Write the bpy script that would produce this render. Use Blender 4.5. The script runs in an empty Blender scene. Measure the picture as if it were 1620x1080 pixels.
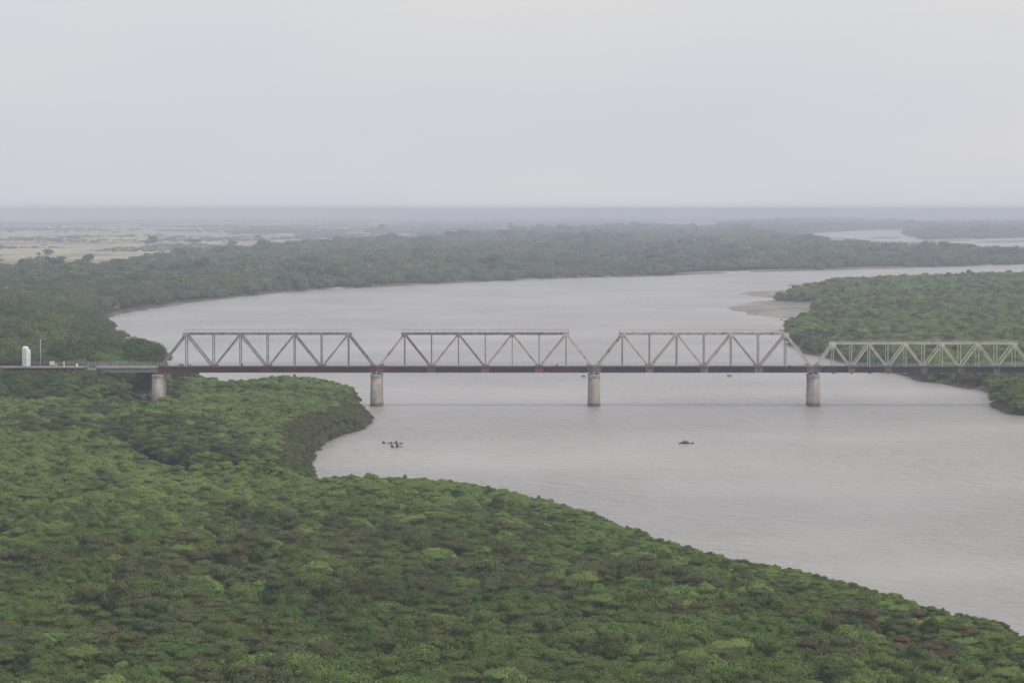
import bpy, bmesh, math, random
import numpy as np
from mathutils import Vector, Matrix
R = math.radians
random.seed(7)
rng = np.random.default_rng(7)

# ------------------------------------------------------------------ camera, sky, sun, exposure
H = 61.0                      # camera height above the river
F = 4590.0                    # focal length in photo pixels (1620 wide)
PITCH = math.atan((540 - 331) / F)
scene = bpy.context.scene
C = scene.collection
cam_d = bpy.data.cameras.new('camera')
cam_d.sensor_width = 36.0
cam_d.lens = F / 1620 * 36.0
cam_d.clip_start = 1.0
cam_d.clip_end = 120000.0
cam = bpy.data.objects.new('camera', cam_d)
C.objects.link(cam)
cam.location = (0, 0, H)
cam.rotation_euler = (R(90) - PITCH, 0, 0)
scene.camera = cam

SKY_H = 1.19
SUN_EL, SUN_AZ = 54.0, 98.0   # azimuth measured clockwise from +Y (view direction)
world = bpy.data.worlds.new('World')
scene.world = world
world.use_nodes = True
nt = world.node_tree
nt.nodes.clear()
n = nt.nodes.new
wo = n('ShaderNodeOutputWorld'); bg = n('ShaderNodeBackground'); bg2 = n('ShaderNodeBackground'); addn = n('ShaderNodeAddShader')
sky = n('ShaderNodeTexSky'); sky.sky_type = 'NISHITA'; sky.sun_disc = False
sky.sun_elevation = R(SUN_EL); sky.sun_rotation = R(SUN_AZ); sky.dust_density = 6.0; sky.air_density = 1.0; sky.altitude = 60
bg.inputs['Strength'].default_value = 0.05
nt.links.new(sky.outputs[0], bg.inputs['Color'])
# the cloud deck: soft, almost even layer of pale grey
tc = n('ShaderNodeTexCoord'); mp = n('ShaderNodeMapping'); mp.inputs['Scale'].default_value = (3.0, 3.0, 14.0)
nz = n('ShaderNodeTexNoise'); nz.inputs['Scale'].default_value = 1.3; nz.inputs['Detail'].default_value = 3.0; nz.inputs['Roughness'].default_value = 0.45
cr = n('ShaderNodeValToRGB')
cr.color_ramp.elements[0].position = 0.32; cr.color_ramp.elements[0].color = (0.495, 0.513, 0.572, 1)
cr.color_ramp.elements[1].position = 0.68; cr.color_ramp.elements[1].color = (0.562, 0.555, 0.560, 1)
nt.links.new(tc.outputs['Generated'], mp.inputs[0]); nt.links.new(mp.outputs[0], nz.inputs['Vector'])
sx0 = n('ShaderNodeSeparateXYZ'); mx0 = n('ShaderNodeMath'); mx0.operation = 'MULTIPLY_ADD'; mx0.inputs[1].default_value = 0.7    # bluer to the left, warmer to the right
nt.links.new(tc.outputs['Generated'], sx0.inputs[0]); nt.links.new(sx0.outputs['X'], mx0.inputs[0]); nt.links.new(nz.outputs['Fac'], mx0.inputs[2]); nt.links.new(mx0.outputs[0], cr.inputs[0]); nt.links.new(cr.outputs[0], bg2.inputs['Color'])
szn = n('ShaderNodeSeparateXYZ'); mrz = n('ShaderNodeMapRange')          # overcast: brighter overhead
mrz.inputs['To Min'].default_value = SKY_H * 0.92; mrz.inputs['To Max'].default_value = SKY_H * 1.40
hz_ = n('ShaderNodeMapRange'); hz_.interpolation_type = 'SMOOTHSTEP'; hz_.inputs['From Max'].default_value = 0.09; hz_.inputs['To Min'].default_value = SKY_H * 0.08; hz_.inputs['To Max'].default_value = 0.0; sm_ = n('ShaderNodeMath')
nt.links.new(tc.outputs['Generated'], szn.inputs[0]); nt.links.new(szn.outputs['Z'], mrz.inputs['Value']); nt.links.new(szn.outputs['Z'], hz_.inputs['Value']); nt.links.new(mrz.outputs[0], sm_.inputs[0]); nt.links.new(hz_.outputs[0], sm_.inputs[1]); nt.links.new(sm_.outputs[0], bg2.inputs['Strength'])
nt.links.new(bg.outputs[0], addn.inputs[0]); nt.links.new(bg2.outputs[0], addn.inputs[1]); nt.links.new(addn.outputs[0], wo.inputs['Surface'])

sun_d = bpy.data.lights.new('sun', 'SUN'); sun_d.energy = 1.5; sun_d.angle = R(15); sun_d.color = (1.0, 0.96, 0.90)
sun = bpy.data.objects.new('sun', sun_d); C.objects.link(sun)
sd = Vector((math.sin(R(SUN_AZ)) * math.cos(R(SUN_EL)), math.cos(R(SUN_AZ)) * math.cos(R(SUN_EL)), math.sin(R(SUN_EL))))
sun.rotation_euler = sd.to_track_quat('Z', 'Y').to_euler()

scene.view_settings.view_transform = 'Standard'
scene.view_settings.look = 'None'
scene.view_settings.exposure = 0.0
scene.view_settings.gamma = 1.0
scene.render.engine = 'CYCLES'
scene.cycles.volume_bounces = 3
scene.cycles.max_bounces = 6
scene.cycles.diffuse_bounces = 3

# ------------------------------------------------------------------ helpers
cp, sp = math.cos(PITCH), math.sin(PITCH)
def ray(px, py):
    a, b = (px - 810.0) / F, (540.0 - py) / F
    return a, cp + b * sp, -sp + b * cp
def G(px, py, z=0.0):
    """point of height z seen at photo pixel (px, py)"""
    x, y, w = ray(px, py)
    t = (z - H) / w
    return (x * t, y * t)
def V(px, py, Y):
    """x and z of the point seen at (px, py) on the vertical plane at distance Y"""
    x, y, w = ray(px, py)
    t = Y / y
    return (x * t, H + w * t)
def project(X, Y, Z):
    d = Y * cp - (Z - H) * sp
    u = Y * sp + (Z - H) * cp
    return 810 + F * X / d, 540 - F * u / d

def tag(o, label=None, cat=None, group=None, kind=None):
    if label: o['label'] = label
    if cat: o['category'] = cat
    if group: o['group'] = group
    if kind: o['kind'] = kind
    return o
def empty(name, loc=(0, 0, 0), rz=0.0):
    o = bpy.data.objects.new(name, None); C.objects.link(o)
    o.location = loc; o.rotation_euler = (0, 0, rz); o.empty_display_size = 0.5
    return o
class MB:
    def __init__(s): s.v = []; s.f = []; s.smooth = False
    def add(s, v, f):
        k = len(s.v); s.v += [tuple(p) for p in v]; s.f += [tuple(i + k for i in q) for q in f]
    def box(s, x0, x1, y0, y1, z0, z1):
        s.add([(x0,y0,z0),(x1,y0,z0),(x1,y1,z0),(x0,y1,z0),(x0,y0,z1),(x1,y0,z1),(x1,y1,z1),(x0,y1,z1)],
              [(3,2,1,0),(4,5,6,7),(0,1,5,4),(1,2,6,5),(2,3,7,6),(3,0,4,7)])
    def bar(s, p, q, w, h, up=(0, 1, 0)):
        """rectangular bar from p to q: w across, h along 'up'"""
        p, q = Vector(p), Vector(q); d = (q - p).normalized(); u = Vector(up)
        r = d.cross(u).normalized(); u = r.cross(d).normalized()
        vs = [e + r * a * w / 2 + u * b * h / 2 for e in (p, q) for a, b in ((-1,-1),(1,-1),(1,1),(-1,1))]
        s.add(vs, [(3,2,1,0),(4,5,6,7),(0,1,5,4),(1,2,6,5),(2,3,7,6),(3,0,4,7)])
    def ibeam(s, p, q, w, h, t=0.06):
        """H-section in the truss plane: flanges of depth h (along Y), w across"""
        p, q = Vector(p), Vector(q); d = (q - p).normalized(); u = Vector((0, 1, 0)); r = d.cross(u).normalized()
        for a in (-1, 1):
            o = r * a * (w / 2 - t / 2)
            s.bar(p + o, q + o, t, h)
        s.bar(p, q, w - 2 * t, t)
    def tube(s, pts, rad, n=8, cap=True):
        ring = []
        for i, p in enumerate(pts):
            p = Vector(p); a = Vector(pts[max(i - 1, 0)]); b = Vector(pts[min(i + 1, len(pts) - 1)])
            d = (b - a).normalized(); u = Vector((0, 0, 1)) if abs(d.z) < 0.9 else Vector((1, 0, 0))
            r = d.cross(u).normalized(); u = r.cross(d)
            rr = rad[i] if isinstance(rad, (list, tuple)) else rad
            ring.append([p + r * math.cos(2*math.pi*k/n) * rr + u * math.sin(2*math.pi*k/n) * rr for k in range(n)])
        v = [q for g in ring for q in g]; f = []
        for i in range(len(pts) - 1):
            for k in range(n):
                f.append((i*n+k, i*n+(k+1)%n, (i+1)*n+(k+1)%n, (i+1)*n+k))
        if cap: f += [tuple(range(n))[::-1], tuple(range((len(pts)-1)*n, len(pts)*n))]
        s.add(v, f)
    def lathe(s, prof, n=24, cx=0, cy=0):
        v = []; f = []
        for r, z in prof:
            for k in range(n):
                a = 2 * math.pi * k / n; v.append((cx + r*math.cos(a), cy + r*math.sin(a), z))
        for i in range(len(prof) - 1):
            for k in range(n):
                f.append((i*n+k, i*n+(k+1)%n, (i+1)*n+(k+1)%n, (i+1)*n+k))
        f += [tuple(range(n))[::-1], tuple(range((len(prof)-1)*n, len(prof)*n))]
        s.add(v, f)
    def mesh(s, name, m, smooth=False):
        me = bpy.data.meshes.new(name); me.from_pydata(s.v, [], s.f); me.update()
        for x in (m if isinstance(m, (list, tuple)) else [m]): me.materials.append(x)
        if smooth: me.polygons.foreach_set('use_smooth', [True] * len(me.polygons))
        return me
    def build(s, name, m, parent=None, loc=(0, 0, 0), smooth=False, bevel=0.0):
        o = bpy.data.objects.new(name, s.mesh(name, m, smooth)); C.objects.link(o)
        o.location = loc
        if parent: o.parent = parent
        if bevel:
            b = o.modifiers.new('bevel', 'BEVEL'); b.width = bevel; b.segments = 2; b.limit_method = 'ANGLE'
        return o

# value noise on numpy arrays
_tab = rng.random((256, 256))
def vnoise(x, y):
    xi = np.floor(x).astype(int); yi = np.floor(y).astype(int); fx = x - xi; fy = y - yi
    fx = fx*fx*(3-2*fx); fy = fy*fy*(3-2*fy)
    a = _tab[xi % 256, yi % 256]; b = _tab[(xi+1) % 256, yi % 256]; c = _tab[xi % 256, (yi+1) % 256]; d = _tab[(xi+1) % 256, (yi+1) % 256]
    return (a*(1-fx)+b*fx)*(1-fy) + (c*(1-fx)+d*fx)*fy
def fbm(x, y, o=4):
    s = 0; w = 0.5; t = 0
    for k in range(o):
        s = s + w * vnoise(x * 2**k + 17*k, y * 2**k + 31*k); t += w; w *= 0.5
    return s / t

# ------------------------------------------------------------------ materials
def mat(name, col, rough=0.8, col2=None, nscale=1.0, lo=0.4, hi=0.6, detail=4.0, stretch=None, bump=0.0, bscale=None, spec=0.3, metal=0.0):
    m = bpy.data.materials.new(name); m.use_nodes = True; t = m.node_tree; b = t.nodes['Principled BSDF']
    b.inputs['Base Color'].default_value = (*col, 1); b.inputs['Roughness'].default_value = rough
    b.inputs['Specular IOR Level'].default_value = spec; b.inputs['Metallic'].default_value = metal
    g = t.nodes.new('ShaderNodeNewGeometry'); mp_ = t.nodes.new('ShaderNodeMapping')
    mp_.inputs['Scale'].default_value = stretch or (1, 1, 1)
    t.links.new(g.outputs['Position'], mp_.inputs[0])
    if col2:
        z = t.nodes.new('ShaderNodeTexNoise'); z.inputs['Scale'].default_value = nscale; z.inputs['Detail'].default_value = detail; z.inputs['Roughness'].default_value = 0.6
        r = t.nodes.new('ShaderNodeValToRGB'); e = r.color_ramp.elements
        e[0].position = lo; e[0].color = (*col, 1); e[1].position = hi; e[1].color = (*col2, 1)
        t.links.new(mp_.outputs[0], z.inputs['Vector']); t.links.new(z.outputs['Fac'], r.inputs[0]); t.links.new(r.outputs[0], b.inputs['Base Color'])
    if bump:
        z = t.nodes.new('ShaderNodeTexNoise'); z.inputs['Scale'].default_value = bscale or nscale; z.inputs['Detail'].default_value = 5
        bp = t.nodes.new('ShaderNodeBump'); bp.inputs['Strength'].default_value = bump; bp.inputs['Distance'].default_value = 0.1
        t.links.new(mp_.outputs[0], z.inputs['Vector']); t.links.new(z.outputs['Fac'], bp.inputs['Height']); t.links.new(bp.outputs[0], b.inputs['Normal'])
    return m

def foliage(name, a, b_):
    """leaf colour: two tones inside a crown, one shift per plant, broad patches over the land"""
    m = bpy.data.materials.new(name); m.use_nodes = True; t = m.node_tree; L = t.links.new; N = t.nodes.new; b = t.nodes['Principled BSDF']
    b.inputs['Roughness'].default_value = 0.75; b.inputs['Specular IOR Level'].default_value = 0.25
    g = N('ShaderNodeNewGeometry'); oi = N('ShaderNodeObjectInfo')
    z1 = N('ShaderNodeTexNoise'); z1.inputs['Scale'].default_value = 0.55; z1.inputs['Detail'].default_value = 3
    r1 = N('ShaderNodeValToRGB'); e = r1.color_ramp.elements; e[0].position = 0.35; e[0].color = (*a, 1); e[1].position = 0.65; e[1].color = (*b_, 1)
    z2 = N('ShaderNodeTexNoise'); z2.inputs['Scale'].default_value = 0.02; z2.inputs['Detail'].default_value = 3
    v = N('ShaderNodeMapRange'); v.inputs['From Min'].default_value = 0.3; v.inputs['From Max'].default_value = 0.7; v.inputs['To Min'].default_value = 0.82; v.inputs['To Max'].default_value = 1.18
    rv = N('ShaderNodeMapRange'); rv.inputs['To Min'].default_value = 0.85; rv.inputs['To Max'].default_value = 1.15
    rh = N('ShaderNodeMapRange'); rh.inputs['To Min'].default_value = 0.485; rh.inputs['To Max'].default_value = 0.515
    mu = N('ShaderNodeMath'); mu.operation = 'MULTIPLY'; mf = N('ShaderNodeMath'); mf.operation = 'MULTIPLY'; mf.inputs[1].default_value = 7.31
    fr = N('ShaderNodeMath'); fr.operation = 'FRACT'; hs = N('ShaderNodeHueSaturation')
    L(g.outputs['Position'], z1.inputs['Vector']); L(g.outputs['Position'], z2.inputs['Vector']); L(z1.outputs['Fac'], r1.inputs[0])
    L(z2.outputs['Fac'], v.inputs['Value']); L(oi.outputs['Random'], rv.inputs['Value']); L(oi.outputs['Random'], mf.inputs[0]); L(mf.outputs[0], fr.inputs[0]); L(fr.outputs[0], rh.inputs['Value'])
    L(v.outputs[0], mu.inputs[0]); L(rv.outputs[0], mu.inputs[1]); L(mu.outputs[0], hs.inputs['Value']); L(rh.outputs[0], hs.inputs['Hue'])
    L(r1.outputs[0], hs.inputs['Color']); L(hs.outputs[0], b.inputs['Base Color'])
    return m
FOL = dict(
    green=foliage('leaves_green', (0.070, 0.118, 0.021), (0.099, 0.151, 0.028)),
    fresh=foliage('leaves_fresh_green', (0.122, 0.183, 0.038), (0.154, 0.217, 0.050)),
    olive=foliage('leaves_olive', (0.072, 0.099, 0.020), (0.099, 0.127, 0.028)),
    drab=foliage('leaves_grey_brown', (0.066, 0.079, 0.024), (0.102, 0.106, 0.033)),
    dark=foliage('leaves_dark_green', (0.043, 0.075, 0.017), (0.063, 0.099, 0.024)),
    rust=foliage('leaves_rust', (0.090, 0.075, 0.027), (0.113, 0.090, 0.034)),
    yellow=foliage('leaves_yellow_green', (0.181, 0.181, 0.040), (0.226, 0.215, 0.047)))
M_BARK = mat('bark', (0.10, 0.085, 0.07), 0.9, (0.16, 0.14, 0.12), 3.0)
M_GREY = mat('paint_grey', (0.37, 0.38, 0.375), 0.6, (0.20, 0.195, 0.19), 0.55, 0.45, 0.62)
M_DARKSTEEL = mat('steel_weathered', (0.22, 0.20, 0.19), 0.7, (0.36, 0.33, 0.29), 0.4, 0.45, 0.6)
M_MID = mat('steel_weathered_pale', (0.30, 0.275, 0.25), 0.7, (0.44, 0.40, 0.35), 0.4, 0.42, 0.6)
M_WORN = mat('paint_cream_rusting', (0.54, 0.49, 0.41), 0.7, (0.26, 0.18, 0.14), 0.45, 0.50, 0.62)
M_CREAM = mat('paint_cream', (0.64, 0.61, 0.50), 0.65, (0.36, 0.26, 0.19), 0.6, 0.52, 0.68)
M_RED = mat('paint_red_oxide', (0.27, 0.05, 0.055), 0.65, (0.15, 0.05, 0.05), 0.6)
M_REDDARK = mat('girder_red_brown', (0.10, 0.055, 0.055), 0.7, (0.19, 0.065, 0.065), 0.12, 0.45, 0.6)
M_MAUVE = mat('gusset_faded_red', (0.32, 0.14, 0.14), 0.7, (0.19, 0.13, 0.125), 0.6)
M_GIRDER = mat('girder_blue_black', (0.055, 0.055, 0.075), 0.7, (0.10, 0.09, 0.10), 0.15, 0.45, 0.65)
M_PALEGUS = mat('gusset_grey_mauve', (0.27, 0.22, 0.21), 0.7, (0.20, 0.15, 0.15), 0.6)
M_DECK = mat('deck_timber_dark', (0.035, 0.033, 0.042), 0.85, (0.055, 0.045, 0.05), 0.5)
M_RAIL = mat('rail_steel', (0.30, 0.27, 0.25), 0.4, metal=0.6)
M_CONC = mat('concrete', (0.36, 0.35, 0.33), 0.9, (0.27, 0.26, 0.25), 0.6, bump=0.3, bscale=2.0)
M_WHITE = mat('white_paint', (0.78, 0.80, 0.79), 0.5, (0.70, 0.72, 0.71), 0.8)
M_GALV = mat('galvanised_steel', (0.42, 0.43, 0.44), 0.5)
M_FADED = mat('plastic_dark', (0.06, 0.045, 0.045), 0.7)
M_ROCK = mat('rock', (0.30, 0.28, 0.25), 0.9, (0.40, 0.38, 0.35), 1.5, bump=0.5)
M_WOOD = mat('wet_wood', (0.035, 0.03, 0.028), 0.6, (0.06, 0.05, 0.045), 2.0)

def pier_material():
    m = bpy.data.materials.new('pier_stone'); m.use_nodes = True; t = m.node_tree; L = t.links.new; N = t.nodes.new; b = t.nodes['Principled BSDF']
    b.inputs['Roughness'].default_value = 0.9
    g = N('ShaderNodeNewGeometry'); sx = N('ShaderNodeSeparateXYZ'); L(g.outputs['Position'], sx.inputs[0])
    cx = N('ShaderNodeCombineXYZ'); ad = N('ShaderNodeMath'); L(sx.outputs['X'], ad.inputs[0]); L(sx.outputs['Y'], ad.inputs[1])
    L(ad.outputs[0], cx.inputs[0]); L(sx.outputs['Z'], cx.inputs[1])
    br = N('ShaderNodeTexBrick'); br.inputs['Scale'].default_value = 1.0; br.inputs['Brick Width'].default_value = 1.6; br.inputs['Row Height'].default_value = 0.75
    br.inputs['Mortar Size'].default_value = 0.035; br.inputs['Color1'].default_value = (0.38, 0.34, 0.29, 1); br.inputs['Color2'].default_value = (0.32, 0.285, 0.24, 1); br.inputs['Mortar'].default_value = (0.22, 0.20, 0.18, 1)
    L(cx.outputs[0], br.inputs['Vector'])
    z = N('ShaderNodeTexNoise'); z.inputs['Scale'].default_value = 0.5; z.inputs['Detail'].default_value = 6; mp2 = N('ShaderNodeMapping'); mp2.inputs['Scale'].default_value = (1.6, 1.6, 0.5)
    L(g.outputs['Position'], mp2.inputs[0]); L(mp2.outputs[0], z.inputs['Vector'])
    r = N('ShaderNodeValToRGB'); e = r.color_ramp.elements; e[0].position = 0.35; e[0].color = (0.72, 0.72, 0.74, 1); e[1].position = 0.65; e[1].color = (1.15, 1.10, 1.04, 1)
    L(z.outputs['Fac'], r.inputs[0])
    mx = N('ShaderNodeMix'); mx.data_type = 'RGBA'; mx.blend_type = 'MULTIPLY'; mx.inputs[0].default_value = 1.0
    L(br.outputs['Color'], mx.inputs[6]); L(r.outputs[0], mx.inputs[7])
    # damp line just above the water
    mr = N('ShaderNodeMapRange'); mr.inputs['From Min'].default_value = 0.7; mr.inputs['From Max'].default_value = 1.3; mr.inputs['To Min'].default_value = 0.45; mr.inputs['To Max'].default_value = 1.0
    L(sx.outputs['Z'], mr.inputs['Value']); hs = N('ShaderNodeHueSaturation'); L(mr.outputs[0], hs.inputs['Value']); L(mx.outputs[2], hs.inputs['Color']); L(hs.outputs[0], b.inputs['Base Color'])
    bp = N('ShaderNodeBump'); bp.inputs['Strength'].default_value = 0.4; L(br.outputs['Fac'], bp.inputs['Height']); bp.invert = True; L(bp.outputs[0], b.inputs['Normal'])
    return m
M_PIER = pier_material()

# ------------------------------------------------------------------ the river plain: shorelines as world polygons
def poly(pts): return np.array([G(*p) for p in pts])
LAND = poly([(2400, 1240, 2.9), (1900, 1078, 2.9), (1750, 1028, 2.9), (1620, 988, 2.9), (1595, 976, 2.9), (1530, 961, 2.9), (1440, 937, 2.9), (1350, 911, 2.9), (1270, 892, 2.9),
    (1200, 882, 2.9), (1150, 870, 2.9), (1080, 852, 2.9), (1000, 825, 2.9), (950, 803, 2.9), (860, 780, 2.9), (790, 766, 2.9), (725, 754, 2.9),
    (600, 752, 2.9), (505, 750, 2.9), (490, 747), (497, 722), (503, 709), (520, 697), (545, 687), (575, 678), (588, 668), (586, 652, 2), (574, 634, 4), (561, 614, 3.0),
    (545, 603, 3.0), (480, 597, 3.0), (400, 599, 3.0), (365, 604, 3.0), (345, 605), (300, 592), (262, 586, 2), (243, 580, 5), (232, 563, 6), (213, 550, 6),
    (190, 532, 5), (168, 518), (155, 511), (170, 501), (215, 492.5), (300, 479), (400, 467), (500, 459), (600, 453.5), (740, 446.5), (870, 441), (1000, 437.5), (1200, 430.5),
    (1400, 425), (1620, 418), (2000, 407), (2600, 395)])
far_r = LAND[-1]
LAND = np.vstack([LAND, [(far_r[0] + 3000, far_r[1] + 500), (40000, 9000), (60000, 90000), (-60000, 90000), (-60000, 20), (LAND[0][0], 20)]])
RIGHT = poly([(2400, 412, 6), (2000, 421, 6), (1620, 432, 6), (1400, 438, 6), (1310, 442, 6), (1292, 449, 5), (1240, 460, 5), (1226, 466, 5), (1226, 478), (1262, 479.5),
    (1292, 480), (1290, 490), (1286, 504), (1268, 513), (1246, 521), (1242, 531), (1252, 545), (1272, 558), (1295, 565), (1340, 574), (1400, 587), (1460, 603),
    (1500, 609), (1545, 616), (1562, 622), (1563, 642), (1585, 653), (1650, 664), (2000, 700), (2600, 720)])
SAND = [poly([(1170, 487), (1182, 481.5), (1210, 477), (1226, 475), (1300, 474), (1310, 500), (1272, 504.5), (1235, 502.5), (1196, 498), (1184, 492)]),
        poly([(1175, 464.3), (1195, 462), (1226, 460), (1262, 458), (1262, 466), (1222, 470.5), (1200, 467.5)]),
        poly([(1253, 449.6), (1300, 447.6), (1310, 452), (1280, 454), (1258, 453.4)]),
        poly([(1372, 377.2), (1385, 374.6), (1418, 374.2), (1425, 376.2), (1408, 378.4)]),
        poly([(1536, 383.5), (1575, 380.4), (1640, 379.2), (1640, 382), (1580, 384.5)])]
LAGOON = [poly([(1262, 371.5), (1300, 368.3), (1380, 364.6), (1488, 363.6), (1494, 365.6), (1440, 367.2), (1428, 371.5), (1465, 380.4), (1440, 382.5), (1372, 381), (1330, 376), (1300, 373)]),
          poly([(1430, 381.2), (1540, 381.6), (1548, 386), (1430, 384.8)]),
          poly([(1533, 379), (1620, 376.4), (2000, 374), (2000, 388), (1620, 391), (1570, 393), (1546, 388)])]

def sdf(P, X, Y):
    """signed distance, positive inside"""
    best = np.full(X.shape, 1e18); ins = np.zeros(X.shape, bool)
    n_ = len(P)
    for i in range(n_):
        ax, ay = P[i]; bx, by = P[(i + 1) % n_]
        dx, dy = bx - ax, by - ay
        t = np.clip(((X - ax) * dx + (Y - ay) * dy) / (dx*dx + dy*dy + 1e-12), 0, 1)
        best = np.minimum(best, (X - ax - t*dx)**2 + (Y - ay - t*dy)**2)
        if ay != by:
            c = ((ay > Y) != (by > Y)) & (X < (bx - ax) * (Y - ay) / (by - ay) + ax)
            ins ^= c
    d = np.sqrt(best)
    return np.where(ins, d, -d)
def linedist(P, X, Y):
    best = np.full(X.shape, 1e18)
    for (ax, ay), (bx, by) in zip(P[:-1], P[1:]):
        dx, dy = bx - ax, by - ay
        t = np.clip(((X - ax)*dx + (Y - ay)*dy) / (dx*dx + dy*dy), 0, 1)
        best = np.minimum(best, (X - ax - t*dx)**2 + (Y - ay - t*dy)**2)
    return np.sqrt(best)
def gapline(pts, off):
    q = poly([(a, b, 4.5) for a, b in pts]); q[:, 1] += off; return q
GAPS = [(gapline([(500, 752), (440, 750), (390, 746), (300, 740), (235, 722), (205, 704), (188, 690)], 8), 2.4),
        (gapline([(-140, 812), (0, 797), (60, 786), (110, 774), (145, 764)], 6), 3.0),
        (gapline([(-140, 694), (0, 679), (100, 661), (190, 648), (245, 633), (300, 619), (340, 606)], 7), 3.6),
        (gapline([(240, 846), (330, 842), (380, 836)], 4), 1.6), (gapline([(310, 960), (370, 955)], 3), 1.5), (gapline([(70, 945), (140, 952)], 3), 1.5), (gapline([(700, 985), (760, 975)], 3), 1.4)]
DECK_Y0, DECK_Y1 = 900.0, 905.6          # near and far truss planes
Z_DECK = V(300, 579.5, DECK_Y0)[1]
X_ABUT = V(152, 580, DECK_Y0)[0]
LANDING_R = V(225, 626, 893)[0]

PEN = poly([(a, b, 4.5) for a, b in [(188, 690), (235, 722), (300, 742), (390, 750), (440, 756), (490, 756), (502, 718), (545, 694), (586, 672), (577, 640), (547, 605), (480, 598), (400, 600), (340, 608), (250, 634), (190, 650), (140, 664)]])
LOBE = poly([(a, b, 4.5) for a, b in [(-140, 692), (0, 681), (100, 664), (180, 655), (188, 690), (200, 706), (170, 738), (140, 762), (60, 784), (0, 795), (-140, 808)]])
def mound(X, Y):
    a = np.clip((sdf(PEN, X, Y) - 1.0) / 7.0, 0, 1) * np.interp(Y, [660, 780, 880, 960], [3.3, 2.7, 1.0, 0.4])
    b = np.clip((sdf(LOBE, X, Y) - 1.0) / 6.0, 0, 1) * 1.7
    return np.maximum(a, b)
def shore_d(X, Y):
    wob = (fbm(X / 14.0, Y / 22.0, 3) - 0.5) * np.clip(Y / 350.0, 1.0, 12.0) * 2.0
    dl = sdf(LAND, X, Y) + wob
    dr = sdf(RIGHT, X, Y) + wob
    lag = np.full(X.shape, -1e9)
    for P in LAGOON: lag = np.maximum(lag, sdf(P, X, Y))
    dl = np.minimum(dl, -lag)
    ds = np.full(X.shape, -1e9)
    for P in SAND: ds = np.maximum(ds, sdf(P, X, Y) + (fbm(X / 7.0, Y / 26.0, 4) - 0.5) * np.clip(Y / 95.0, 1.0, 20.0))
    return dl, dr, ds
def embank(X, Y):
    return Z_DECK - 0.5 - np.maximum(0, np.abs(Y - 902.8) - 4.6) * 0.62 - np.maximum(0, X - X_ABUT) * 0.85
def height(X, Y, dl, dr, ds):
    top = np.where(Y < 890, 1.0, np.where(Y < 1900, 1.7, 1.4))
    hl = np.clip(dl * 0.45, -2.5, 1.0) * top
    hr = np.clip(dr * 0.5, -2.5, 1.6)
    hs_ = np.clip((ds + 4) * 0.05, -2.5, 0.35)
    h = np.maximum(np.maximum(hl, hr), hs_)
    for P, w in GAPS[:3]:
        k = np.clip(1.4 - linedist(P, X, Y) / (w + 1.2), 0, 1); h = np.where(h > 0, h * (1 - 0.75 * k), h)
    h = h + np.where(h > 0.3, mound(X, Y), 0)
    h = h + np.where(h > 0.3, (fbm(X / 7.0 + 5, Y / 9.0, 3) - 0.5) * 0.5, 0)
    return np.maximum(h, embank(X, Y))

# ground sheet: fine near the camera, coarser towards the horizon
NA, NR = 640, 0
ang = np.tan(np.radians(np.linspace(-22, 22, NA)))
yy = np.unique(np.concatenate([150 * (1500 / 150) ** np.linspace(0, 1, 480), np.arange(1500, 3200, 5.0), 3200 * (62000 / 3200) ** np.linspace(0, 1, 260)]))
NR = len(yy)
GY, GA = np.meshgrid(yy, ang, indexing='ij'); GX = GA * GY
gdl, gdr, gds = shore_d(GX, GY)
GZ = height(GX, GY, gdl, gdr, gds)
co = np.stack([GX, GY, GZ], -1).reshape(-1, 3).astype(np.float32)
ii = (np.arange(NR - 1)[:, None] * NA + np.arange(NA - 1)[None]).reshape(-1)
fc = np.stack([ii, ii + 1, ii + NA + 1, ii + NA], -1).astype(np.int32)
gm = bpy.data.meshes.new('ground')
gm.vertices.add(len(co)); gm.vertices.foreach_set('co', co.ravel())
gm.loops.add(fc.size); gm.loops.foreach_set('vertex_index', fc.ravel())
gm.polygons.add(len(fc)); gm.polygons.foreach_set('loop_start', np.arange(len(fc), dtype=np.int32) * 4)
gm.update(); gm.validate()
gm.polygons.foreach_set('use_smooth', np.ones(len(fc), bool))
def attr(me, name, arr, typ='FLOAT', dom='POINT'):
    a = me.attributes.new(name, typ, dom)
    a.data.foreach_set('vector' if typ == 'FLOAT_VECTOR' else 'value', np.ascontiguousarray(arr).ravel())
sandy = np.where((gds > -6) & (gds > gdr - 0) & (gds > gdl) | ((gds > 0) & (gdr < 3)), 1.0, 0.0)
attr(gm, 'sand', sandy.astype(np.float32))

# forest outline of the far side, used both for ground cover and for trees
FAR_TOP = [(-400, 427, 10), (-200, 426, 10), (0, 424, 10), (60, 420, 10), (150, 417, 10), (190, 413, 10), (230, 409, 10), (300, 402, 10), (330, 395, 10), (420, 389, 11), (520, 385, 11), (640, 381, 11), (720, 375, 11),
    (800, 366, 11), (900, 360, 11), (1130, 358, 11), (1200, 364, 12), (1265, 374, 14), (1350, 382, 14), (1500, 389, 14), (1620, 391, 14), (2000, 391, 14), (2400, 390, 14)]
FAR_WOOD = np.vstack([poly(FAR_TOP), poly([(2600, 396), (2000, 407), (1620, 418), (1200, 430), (1000, 437), (600, 453), (300, 479), (170, 500), (100, 512), (-400, 520)])])
BACK_WOOD = poly([(1130, 358.5, 6), (1160, 353, 6), (1200, 350, 6), (1280, 348, 6), (1350, 348.5, 6), (1440, 354, 6), (1620, 354, 6), (2100, 352, 6), (2100, 374), (1640, 376), (1540, 378), (1470, 380), (1428, 371.5), (1440, 367), (1494, 365.6), (1488, 363.2), (1380, 364), (1262, 371)])
woody = np.clip(np.maximum(sdf(FAR_WOOD, GX, GY), sdf(BACK_WOOD, GX, GY)) / 60.0 + 0.5, 0, 1)
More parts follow.
